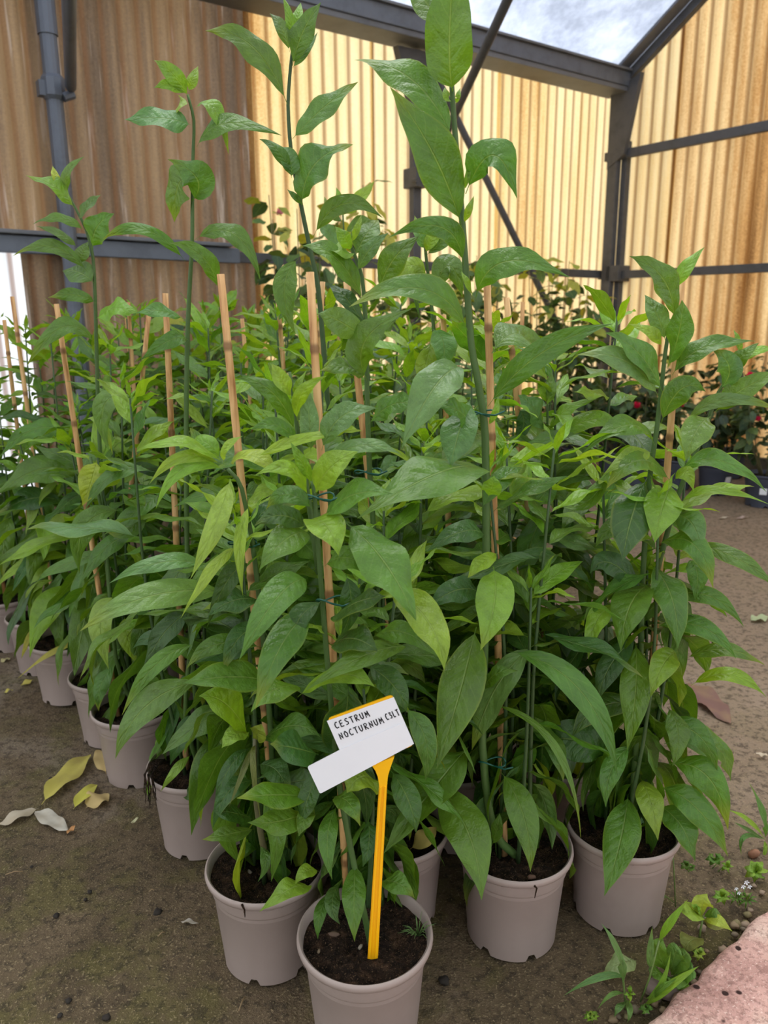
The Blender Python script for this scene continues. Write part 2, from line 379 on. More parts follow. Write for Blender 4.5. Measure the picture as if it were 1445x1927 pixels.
# knee braces and diagonal brace
def rod(name, label, cat, a, b, rad, mat='dark_steel'):
    q = MB(); a, b = V3(a), V3(b); ln = (b - a)
    q.tube([V3(), ln * .012, ln * .985, ln], [rad * .8, rad, rad, rad * .8], 10); o = q.build(name, M[mat], None, True)
    o.location = a; tag(o, label, cat); return o
rod('diagonal_brace', 'long thin diagonal brace crossing the cream back wall down to the shrubs', 'brace', pb(1.73, 2.40, .09), pb(.10, .36, .09), .022)
pk = ray(988, -72); kk = 3.7
rod('knee_brace', 'dark rod rising from the middle post across the gutter to the roof', 'brace', pb(1.80, 1.80, .11), CAM + pk * (kk / pk.y), .022)
pk = ray(128, -75)
rod('knee_brace', 'grey rod rising beside the round post at the left', 'brace', c + NB * .05 - DB * .06, CAM + pk * (2.6 / pk.y), .024, 'steel')
# eave gutter
m = MB(); m.box(pb(.04, EAVE + .0, .0), DB * 6.4, NB * .20, UP * .03)
m2 = MB(); m2.box(pb(.04, EAVE + .03, .14), DB * 6.4, NB * .07, UP * .09)
m3 = MB(); m3.box(pb(.04, EAVE + .12, .12), DB * 6.4, NB * .11, UP * .015)
steel_thing('eave_gutter', 'dark grey steel gutter beam running along the top of the back wall', 'gutter', pb(2.5, EAVE, .1),
            [('soffit', m, 'gutter', .004), ('beam_face', m2, 'steel', .004), ('lip', m3, 'gutter', .003)])
rr = empty('rafter', pg(.1, 2.55, .06)); tag(rr, 'dark sloping rafter along the gable under the white roof', 'rafter')
for nm, w, dz, off, mt in (('beam', .05, 0, .06, 'dark_steel'), ('flashing', .10, .05, .13, 'gutter')):
    q = MB(); q.bar(pg(.12, EAVE - .02 + dz + SLOPE * .12, off), pg(4.0, EAVE - .02 + dz + SLOPE * 4.0, off), w, .06 if nm == 'beam' else .02)
    o = q.build(nm, M[mt], rr, bevel=.004); o.matrix_parent_inverse = Matrix.Translation(-rr.location)

# ------------------------------------------------------------------ leaves
GREEN = {'g': (.085, .195, .020), 'd': (.046, .118, .020), 'p': (.105, .225, .052), 'l': (.180, .335, .026),
         'y': (.270, .400, .045), 'Y': (.52, .44, .07), 'b': (.20, .22, .06)}
def wprof(t, a=.85, b=1.2):
    pk = a / (a + b); return (t ** a) * ((1 - t) ** b) / ((pk ** a) * ((1 - pk) ** b))
def leaf_geo(name, pos, frame, half_w, fold=.25, ripple=.05, nu=14, nv=3, seed=0, petiole=.07, a=.85, b=1.2):
    """blade swept along pos(t); frame(t) -> side, normal; half_w(t) half width"""
    r = random.Random(seed); ph, ph2, kf = r.uniform(0, 6), r.uniform(0, 6), r.uniform(9, 16)
    vs_, fs_, uv = [], [], []
    for i in range(nu + 1):
        t = i / nu; p = pos(t); S, Nn = frame(t)
        tb = max(0.0, (t - petiole) / (1 - petiole))
        w = half_w * max(wprof(tb, a, b) if 0 < tb < 1 else 0, .022 if t < .5 else .006)
        for j in range(-nv, nv + 1):
            q = j / nv; f = fold * w * abs(q) ** 1.2
            rp = ripple * half_w * (q * q) * math.sin(kf * t + (ph if q > 0 else ph2)) * min(1, w / (half_w * .5))
            f -= .16 * w * abs(q) ** 3
            vs_.append(p + S * (w * q) + Nn * (f + rp)); uv.append((.5 + q * .5, t))
    m_ = 2 * nv + 1
    for i in range(nu):
        for j in range(m_ - 1):
            k0 = i * m_ + j; fs_.append((k0, k0 + 1, k0 + m_ + 1, k0 + m_))
    return mesh(name, vs_, fs_, True, uv)
VARIANTS = {}
def variant_leaf(curv, seed, wr=.118, nu=14):
    key = (curv, seed, wr, nu)
    if key in VARIANTS: return VARIANTS[key]
    r = random.Random(seed * 31 + int(curv * 100)); tw = r.uniform(-.5, .5); side = r.uniform(-.25, .25)
    pts = [V3((0, 0, 0))]; k = 40
    for i in range(k):
        t = (i + .5) / k; ang = -curv * (t ** 1.15) * 1.1 + .25 * math.sin(t * 7 + seed) * .4
        pts.append(pts[-1] + V3((math.cos(ang) * math.cos(side * t), math.cos(ang) * math.sin(side * t), math.sin(ang))) / k)
    def pos(t): f = t * k; i = min(int(f), k - 1); return pts[i].lerp(pts[i + 1], f - i)
    def frame(t):
        T = (pos(min(1, t + .02)) - pos(max(0, t - .02))).normalized(); S = UP.cross(T).normalized()
        if S.length < .1: S = V3((0, 1, 0))
        Nn = T.cross(S); a_ = tw * t; return S * math.cos(a_) + Nn * math.sin(a_), Nn * math.cos(a_) - S * math.sin(a_)
    me = leaf_geo('leaf', pos, frame, wr, r.uniform(.12, .4), r.uniform(.12, .34), seed=seed, nu=nu)
    me.materials.append(M['leaf']); VARIANTS[key] = me; return me
CURVES = (.2, .6, 1.0, 1.45)
def jitter(c, r, k=.18):
    f = 1 + r.uniform(-k, k); return (c[0] * f * (1 + r.uniform(-.12, .2)), c[1] * f, c[2] * f * (1 + r.uniform(-.3, .3)), 1)
def put_leaf(stem, root, p, az, elev, L, curv, code, r, wide=1.0, me=None, roll=None):
    d_ = V3((math.cos(az) * math.cos(elev), math.sin(az) * math.cos(elev), math.sin(elev))) * L
    for f_ in (.5, 1.0):                              # keep clear of the label standing in the foremost pot
        e_ = V3(p) + d_ * f_
        if -.13 < e_.x < .07 and e_.y < .955 and .2 < e_.z < .62: return None
    if me is None:
        cv = min(CURVES, key=lambda q: abs(q - curv)); me = variant_leaf(cv, r.randrange(5))
    o = link('leaf', me, stem)
    rot = Matrix.Rotation(az, 4, 'Z') @ Matrix.Rotation(-elev, 4, 'Y') @ Matrix.Rotation(r.uniform(-.45, .45) if roll is None else roll, 4, 'X')
    o.matrix_basis = Matrix.Translation(V3(p) - root) @ rot @ Matrix.Diagonal((L, L * wide, L, 1))
    o.color = jitter(GREEN[code], r); return o
def hero_leaf(stem, root, b, m_, t, wpx, Yb, dy=0.0, code='g', seed=0, name='leaf', mat='leaf', flat=None, upw=.55, jit=.3, petiole=.07, fold=None, ripple=None, a=.88, bb=1.32, nu=16):
    """a leaf whose base, middle and tip are known; Yb is the base's distance and dy how far the tip reaches"""
    r = random.Random(seed * 77 + 5)
    P0, P2 = aty(b[0], b[1], Yb), aty(t[0], t[1], Yb + dy); Pm = aty(m_[0], m_[1], Yb + dy * .5 - .012)
    Pc = Pm * 2 - (P0 + P2) * .5
    pos = lambda q: P0 * (1 - q) ** 2 + Pc * 2 * q * (1 - q) + P2 * q * q
    Vd = (Pm - CAM).normalized()
    Tm = (P2 - P0).normalized()
    Nt = (-Vd * .8 + UP * upw + V3((r.uniform(-jit, jit), r.uniform(-jit, jit), r.uniform(-jit, jit)))).normalized()
    def frame(q):
        T = ((Pc - P0) * (1 - q) + (P2 - Pc) * q).normalized()
        Nn = (Nt - T * Nt.dot(T))
        if Nn.length < .15: Nn = (-Vd - T * (-Vd).dot(T))
        Nn.normalize(); return T.cross(Nn).normalized(), Nn
    S, Nn = frame(.5); vis = max(.5, abs(Nn.dot(Vd)))
    d = (Pm - CAM).dot(_f); hw = wpx * .48 * d / F / vis
    me = leaf_geo(name, lambda q: pos(q) - root, frame, hw, r.uniform(.1, .35) if fold is None else fold, r.uniform(.10, .26) if ripple is None else ripple, nu, 3, seed, petiole, a, bb)
    me.materials.append(M[mat]); o = link(name, me, stem); o.color = jitter(GREEN[code] if isinstance(code, str) else code, r, .12); return o

# ------------------------------------------------------------------ pots, canes, stems
def lathe(prof, seg=40):
    vs_ = [(r * math.cos(2 * math.pi * k / seg), r * math.sin(2 * math.pi * k / seg), z) for r, z in prof for k in range(seg)]
    fs_ = [(i * seg + k, i * seg + (k + 1) % seg, (i + 1) * seg + (k + 1) % seg, (i + 1) * seg + k) for i in range(len(prof) - 1) for k in range(seg)]
    return vs_, fs_
def pot_mesh(name, R, Hh, mat):
    s = R / .095; h = Hh / .165
    prof = [(.0, .012), (.060, .012), (.0705, .012), (.0715, .0), (.0735, .0), (.0738, .012), (.0838, .128), (.0858, .131), (.0866, .133),
            (.0872, .150), (.0905, .152), (.0945, .155), (.0958, .160), (.0950, .165), (.0925, .1665), (.0895, .164), (.0872, .150), (.083, .120)]
    prof = [(r * s, z * h) for r, z in prof]; SG = 96; vs_, fs_ = lathe(prof, SG)
    for ring in (3, 4):                              # drainage notches cut into the foot
        for k in range(SG):
            if k % 16 in (0, 1, 2): i = ring * SG + k; vs_[i] = (vs_[i][0], vs_[i][1], .010 * h)
    me = mesh(name, vs_, fs_); me.materials.append(M[mat])
    bm = bmesh.new(); bm.from_mesh(me); bmesh.ops.recalc_face_normals(bm, faces=bm.faces)
    for e in bm.edges:
        if len(e.link_faces) == 2 and e.calc_face_angle(0) > .9: e.smooth = False
    bm.to_mesh(me); bm.free(); return me
def soil_mesh(name, R, z, seed):
    vs_ = [(0, 0, z)]; fs_ = []; seg = 48; rings = 14
    for i in range(1, rings + 1):
        for k in range(seg):
            a_ = 2 * math.pi * k / seg; q = R * i / rings; x, y = q * math.cos(a_), q * math.sin(a_)
            vs_.append((x, y, z + (.012 * noise.noise((x * 30, y * 30, seed)) + .008 * noise.noise((x * 110, y * 110, seed))) * (1 if i < rings else .3)))
    for k in range(seg): fs_.append((0, 1 + k, 1 + (k + 1) % seg))
    for i in range(rings - 1):
        for k in range(seg): a_ = 1 + i * seg; fs_.append((a_ + k, a_ + seg + k, a_ + seg + (k + 1) % seg, a_ + (k + 1) % seg))
    me = mesh(name, vs_, fs_); me.materials.append(M['soil']); return me
POT = pot_mesh('pot', .095, .165, 'pot')
SOILS = [soil_mesh('soil', .0875, .149, s * 3.7) for s in range(3)]
def tie(P, stem_p, cane_p, parent, root):
    c_ = (V3(stem_p) + V3(cane_p)) * .5; d = V3(cane_p) - V3(stem_p); ln = d.length / 2 + .010; d = d.normalized() if d.length > 1e-4 else V3((1, 0, 0)); e = UP.cross(d).normalized()
    q = MB(); q.tube([c_ + d * math.cos(x) * ln + e * math.sin(x) * .010 + UP * .004 * math.sin(2 * x) - root for x in [2 * math.pi * k / 16 for k in range(17)]], .0013, 5)
    q.tube([c_ + e * -.010 - root, c_ + e * -.02 + d * .016 - root, c_ + e * -.024 + d * .028 + UP * .006 - root], .0013, 5)
    return q.build('tie', M['tie'], parent, True)
STEMC = {'g': (.075, .15, .035, 1), 'w': (.16, .14, .07, 1), 'd': (.045, .095, .03, 1)}
def stem_obj(root_o, root, pts, r0, r1, code='g'):
    n = len(pts); q = MB(); P = []
    for i in range(n - 1):                            # smooth the path a little
        for k in range(3): P.append(V3(pts[i]).lerp(V3(pts[i + 1]), k / 3))
    P.append(V3(pts[-1])); P2 = [P[0]] + [(P[i - 1] + P[i] * 2 + P[i + 1]) / 4 for i in range(1, len(P) - 1)] + [P[-1]]
    q.tube([p - root for p in P2], [r0 + (r1 - r0) * i / (len(P2) - 1) for i in range(len(P2))], 8)
    o = q.build('stem', M['stem'], root_o, True); o.color = STEMC[code]; return o, P2
def along(P, t):
    f = t * (len(P) - 1); i = min(int(f), len(P) - 2); return P[i].lerp(P[i + 1], f - i)

def tip_cluster(stem, root, p, r, s=1.0, code='l'):
    a0 = r.uniform(0, 6.28)
    for k in range(5):
        put_leaf(stem, root, p - UP * .006 * k, a0 + k * 2.4, 1.15 - .17 * k, s * (.045 + .016 * k), .2 if k < 3 else .6, code if k < 4 else 'l', r, .8)
def grow(stem, root, P, r, z0, n, L0=.2, back=None, code='g', tipcode='l', droop=0.0):
    """alternate leaves up a stem: hanging low down, arching in the middle, upright at the tip"""
    a0 = r.uniform(0, 6.28)
    for k in range(n):
        t = z0 + (1 - z0) * (k / n) ** .95; p = along(P, t); az = a0 + k * 2.4 + r.uniform(-.5, .5)
        if back is not None and math.sin(az) < back: az = -az
        hh = (t - .1) / .9
        el = -.55 + 1.5 * hh ** 2 + r.uniform(-.3, .3) - droop
        L = L0 * (1.0 - .45 * max(0, hh - .55) / .45) * r.uniform(.7, 1.2)
        cv = 1.25 - .85 * hh + r.uniform(-.3, .3)
        u = r.random(); c = code if u < .62 else ('d' if u < .78 else ('p' if u < .9 else 'l'))
        if hh > .82: c = 'l' if u < .7 else 'g'
        if hh < .3 and u > .95: c = 'y'
        put_leaf(stem, root, p, az, el, L, cv, c, r, r.uniform(.85, 1.2))
    tip_cluster(stem, root, P[-1], r, r.uniform(.8, 1.2), tipcode)

PLANTS = {}
def plant(key, X, Y, label, seed, group='staked leafy plants in taupe pots', cane_top=None, cane_foot=None):
    r_o = empty('potted_plant', (X, Y, 0)); root = V3((X, Y, 0)); tag(r_o, label, 'potted plant', group)
    o = link('pot', POT, r_o); o.rotation_euler.z = seed * 1.3
    o = link('soil', SOILS[seed % 3], r_o); o.rotation_euler.z = seed * 2.1
    PLANTS[key] = (r_o, root)
    if cane_top is not None:
        a = V3((X, Y, .12)) if cane_foot is None else V3(cane_foot)
        L = V3(cane_top) - a; q = MB(); pts = []; rs = []; nodes = [.1, .33, .55, .74, .9]
        for t in sorted([0, 1] + [x + d for x in nodes for d in (-.006, 0, .006)]):
            pts.append(a + L * t - root); rs.append(.0056 * (1.2 if t in nodes else 1.0) * (1.1 - .18 * t))
        q.tube(pts, rs, 9); co = q.build('cane', M['cane'], r_o, True)
        for e_ in co.data.polygons: e_.use_smooth = len(e_.vertices) == 4
    return r_o, root
def filler(key, seed, n_st=3, top=.95, spread=.06, nleaf=24, back=None, z0=.18, L0=.2, droop=0.0, tops=None, yoff=0.0):
    r_o, root = PLANTS[key]; r = random.Random(seed); out = []
    for k in range(n_st):
        a = 6.28 * k / n_st + r.uniform(-.5, .5); b = root + V3((math.cos(a) * .025, math.sin(a) * .025 + yoff, .14))
        h = top * r.uniform(.72, 1.0) if k else top
        tp = root + V3((math.cos(a) * spread * r.uniform(.5, 1.4), math.sin(a) * spread * r.uniform(.5, 1.4) + yoff, h))
        if tops and k < len(tops): tp = V3(tops[k])
        md = b.lerp(tp, .5) + V3((r.uniform(-.025, .025), r.uniform(-.025, .025), 0))
        s, P = stem_obj(r_o, root, [b, md, tp], .0040, .0018, 'd'); out.append((s, P))
        grow(s, root, P, r, z0, int(nleaf * h / top), L0, back, droop=droop)
    return out

# ------------------------------------------------------------------ the block of potted plants
SOILZ = .15
def soilpt(x, y): return onz(x, y, SOILZ)
FRONT = {   # key: (x, y, label, cane top pixel or None, cane foot pixel)
 'P1': (-.032, .915, 'foremost plant, its taupe pot cut by the bottom edge and holding the yellow label stake', (583, 512), (655, 1700)),
 'P2': (-.192, 1.061, 'plant in the taupe pot just left of the foremost pot, with mossy soil', (415, 516), (529, 1640)),
 'P3': (.010, 1.150, 'plant in the half-hidden taupe pot just behind and right of the foremost pot', (652, 530), (770, 1560)),
 'P4': (.208, 1.102, 'tallest plant, its stem tied to a cane, in the taupe pot right of the label', (915, 483), (950, 1600)),
 'P5': (.401, 1.152, 'rightmost plant of the block, hanging long leaves over its taupe pot', (1284, 516), (1205, 1540)),
 'P6': (-.369, 1.349, 'plant in the third taupe pot along the left edge, roots trailing over its rim', (311, 552), (350, 1440)),
 'P7': (-.562, 1.584, 'plant in the fourth taupe pot along the left edge, beside the fallen yellow leaves', (106, 572), (222, 1345)),
 'P8': (-.677, 1.751, 'plant in the partly hidden fifth taupe pot along the left edge', (280, 590), None),
 'P9': (-.871, 1.967, 'plant in the sixth taupe pot along the left edge, a yellowed leaf hanging over it', (23, 558), (110, 1195)),
 'P10': (-1.016, 2.147, 'plant in the seventh taupe pot along the left edge, behind a bent brown leaf', (8, 602), None),
 'P11': (-1.194, 2.310, 'plant in the farthest taupe pot showing at the left edge of the picture', None, None),
}
for i, (k, (x, y, lab, ct, cf)) in enumerate(FRONT.items()):
    foot = soilpt(*cf) - UP * .02 if cf else V3((x, y, .12))
    top = aty(ct[0], ct[1], foot.y + .01) if ct else V3((x - .02, y, 1.02))
    plant(k, x, y, lab, i, cane_top=top, cane_foot=foot)

E2 = V3((.178, .16, 0))
ORD = ['second', 'third', 'fourth', 'fifth', 'sixth', 'seventh', 'eighth']
inner = {}
inner['M'] = (.335, 1.372, 'inner plant between the tallest plant and the rightmost one, cane half hidden', 1.0)
inner['I1'] = (.135, 1.360, 'inner plant standing right behind the tallest plant', .98)
inner['I0'] = (-.165, 1.262, 'inner plant in the gap behind the mossy pot and the label plant', .92)
ROWS = [('P6', 'third', 4, 0), ('P7', 'fourth', 5, 0), ('P8', 'fifth', 6, 0), ('P9', 'sixth', 6, 0), ('P10', 'seventh', 6, 0), ('P11', 'farthest visible', 6, 0)]
for rk, rn_, n, _ in ROWS:
    for j in range(1, n + 1):
        p = V3((FRONT[rk][0], FRONT[rk][1], 0)) + E2 * j
        if rk == 'P7': p += V3((.012, -.03, 0))
        inner[f'{rk}_{j}'] = (p.x + rnd.uniform(-.01, .01), p.y + rnd.uniform(-.01, .01), f'inner plant, {ORD[j - 1]} from the left edge in the row of the {rn_} left-edge pot', .96 + rnd.uniform(-.06, .08))
for i, (k, (x, y, lab, top)) in enumerate(inner.items()):
    far = y > 1.9
    ct = V3((x + rnd.uniform(-.05, .03), y, 1.03 + rnd.uniform(-.05, .06)))
    if k == 'P6_1': ct = aty(607, 530, y)
    if k == 'M': ct = aty(953, 560, y)
    plant(k, x, y, lab, i + 20, cane_top=ct if (k in ('P6_1', 'M', 'I1') or i % 5 in (1, 3)) else None)
    filler(k, 100 + i, 3 if not far else 3, top, .07, (46 if k in ('M', 'I1', 'I0') else 34) if not far else 21, z0=.14 if not far else .45, L0=.2)

# filling growth of the front plants: leaves to the sides and behind, the traced ones stand before them
filler('P1', 1, 4, .66, .04, 30, back=.05, z0=.12, L0=.17, droop=.25, yoff=.08)
filler('P2', 2, 4, .74, .05, 30, back=-.3, z0=.10, L0=.19, droop=.25)
filler('P3', 3, 4, .82, .05, 32, back=-.5, z0=.10)
filler('P4', 4, 4, .82, .06, 34, back=-.45, z0=.16, droop=.15, L0=.18)
filler('P5', 5, 4, .80, .05, 34, back=-.2, z0=.12, droop=.3, L0=.19)
filler('P6', 6, 3, .88, .06, 26, back=-.6, z0=.14)
filler('P7', 7, 3, .88, .06, 26, back=-.8, z0=.14)
filler('P8', 8, 3, .95, .06, 26, z0=.14)
filler('P9', 9, 3, .95, .06, 24, z0=.16)
filler('P10', 10, 3, .98, .06, 22, z0=.16)
filler('P11', 11, 3, .98, .06, 22, z0=.16)

# ---- traced stems: key, plant, distance, pixel path, radii
TR = {}
def traced(key, pk, Y, path, r0, r1, code='g', foot=True):
    r_o, root = PLANTS[pk]; pts = [aty(x, y, Y) for x, y in path]
    if foot: pts = [root + V3((0.01, -.01, .14))] + pts
    s, P = stem_obj(r_o, root, pts, r0, r1, code); TR[key] = (s, root, Y, P); return s
traced('A', 'P4', 1.07, [(925, 1570), (905, 1400), (912, 1230), (915, 1032), (914, 808), (900, 720), (886, 650), (876, 500), (868, 390), (860, 300), (853, 208), (850, 160)], .0068, .0032, 'g')
traced('B', 'P6_1', 1.44, [(650, 1100), (620, 800), (609, 657), (599, 536), (583, 467), (566, 384), (547, 287), (541, 197), (547, 120), (552, 80)], .0056, .0024, 'd')
traced('C', 'P6', 1.30, [(352, 1100), (350, 800), (352, 640), (356, 554), (362, 450), (362, 381), (363, 294), (366, 225), (353, 178)], .0048, .002)
traced('D', 'P3', 1.13, [(720, 1200), (695, 900), (690, 715), (689, 616), (682, 519), (667, 480), (654, 446)], .0048, .002)
traced('E', 'P7', 1.52, [(205, 1150), (185, 800), (180, 588), (176, 484), (163, 432), (138, 384), (120, 353)], .0048, .002)
traced('F', 'P5', 1.14, [(1195, 1430), (1205, 1250), (1208, 1100), (1222, 894), (1236, 808), (1246, 714), (1252, 660), (1262, 600)], .0056, .0026)
traced('F2', 'P5', 1.14, [(1235, 1080), (1274, 932), (1310, 850), (1332, 794), (1350, 738), (1391, 680)], .0045, .002, foot=False)
traced('G', 'P1', .95, [(640, 1500), (625, 1350), (612, 1200), (600, 1050), (592, 930), (588, 905)], .0045, .0025)
traced('G2', 'P1', .97, [(600, 1080), (575, 900), (560, 815), (552, 745), (545, 700)], .004, .002, foot=False)
traced('H', 'P2', 1.02, [(515, 1450), (500, 1250), (480, 1050), (455, 910), (428, 882)], .005, .0025)
traced('H2', 'P2', 1.0, [(492, 1580), (478, 1480), (480, 1390)], .006, .003, 'w')
traced('M', 'M', 1.36, [(1005, 1250), (1010, 1050), (1022, 900), (1030, 820), (1030, 755)], .005, .002)
traced('J', 'P6', 1.28, [(345, 1350), (360, 1200), (375, 1050)], .005, .003)
traced('K', 'P7', 1.50, [(215, 1250), (200, 1000), (170, 860)], .005, .003)
traced('L', 'P9', 1.95, [(120, 1150), (130, 1000), (145, 850)], .005, .003)
traced('Q', 'I1', 1.36, [(870, 1100), (830, 800), (815, 600), (800, 470), (798, 430)], .005, .002)
traced('R', 'P7_3', 1.95, [(660, 700), (650, 500), (645, 400)], .005, .002)

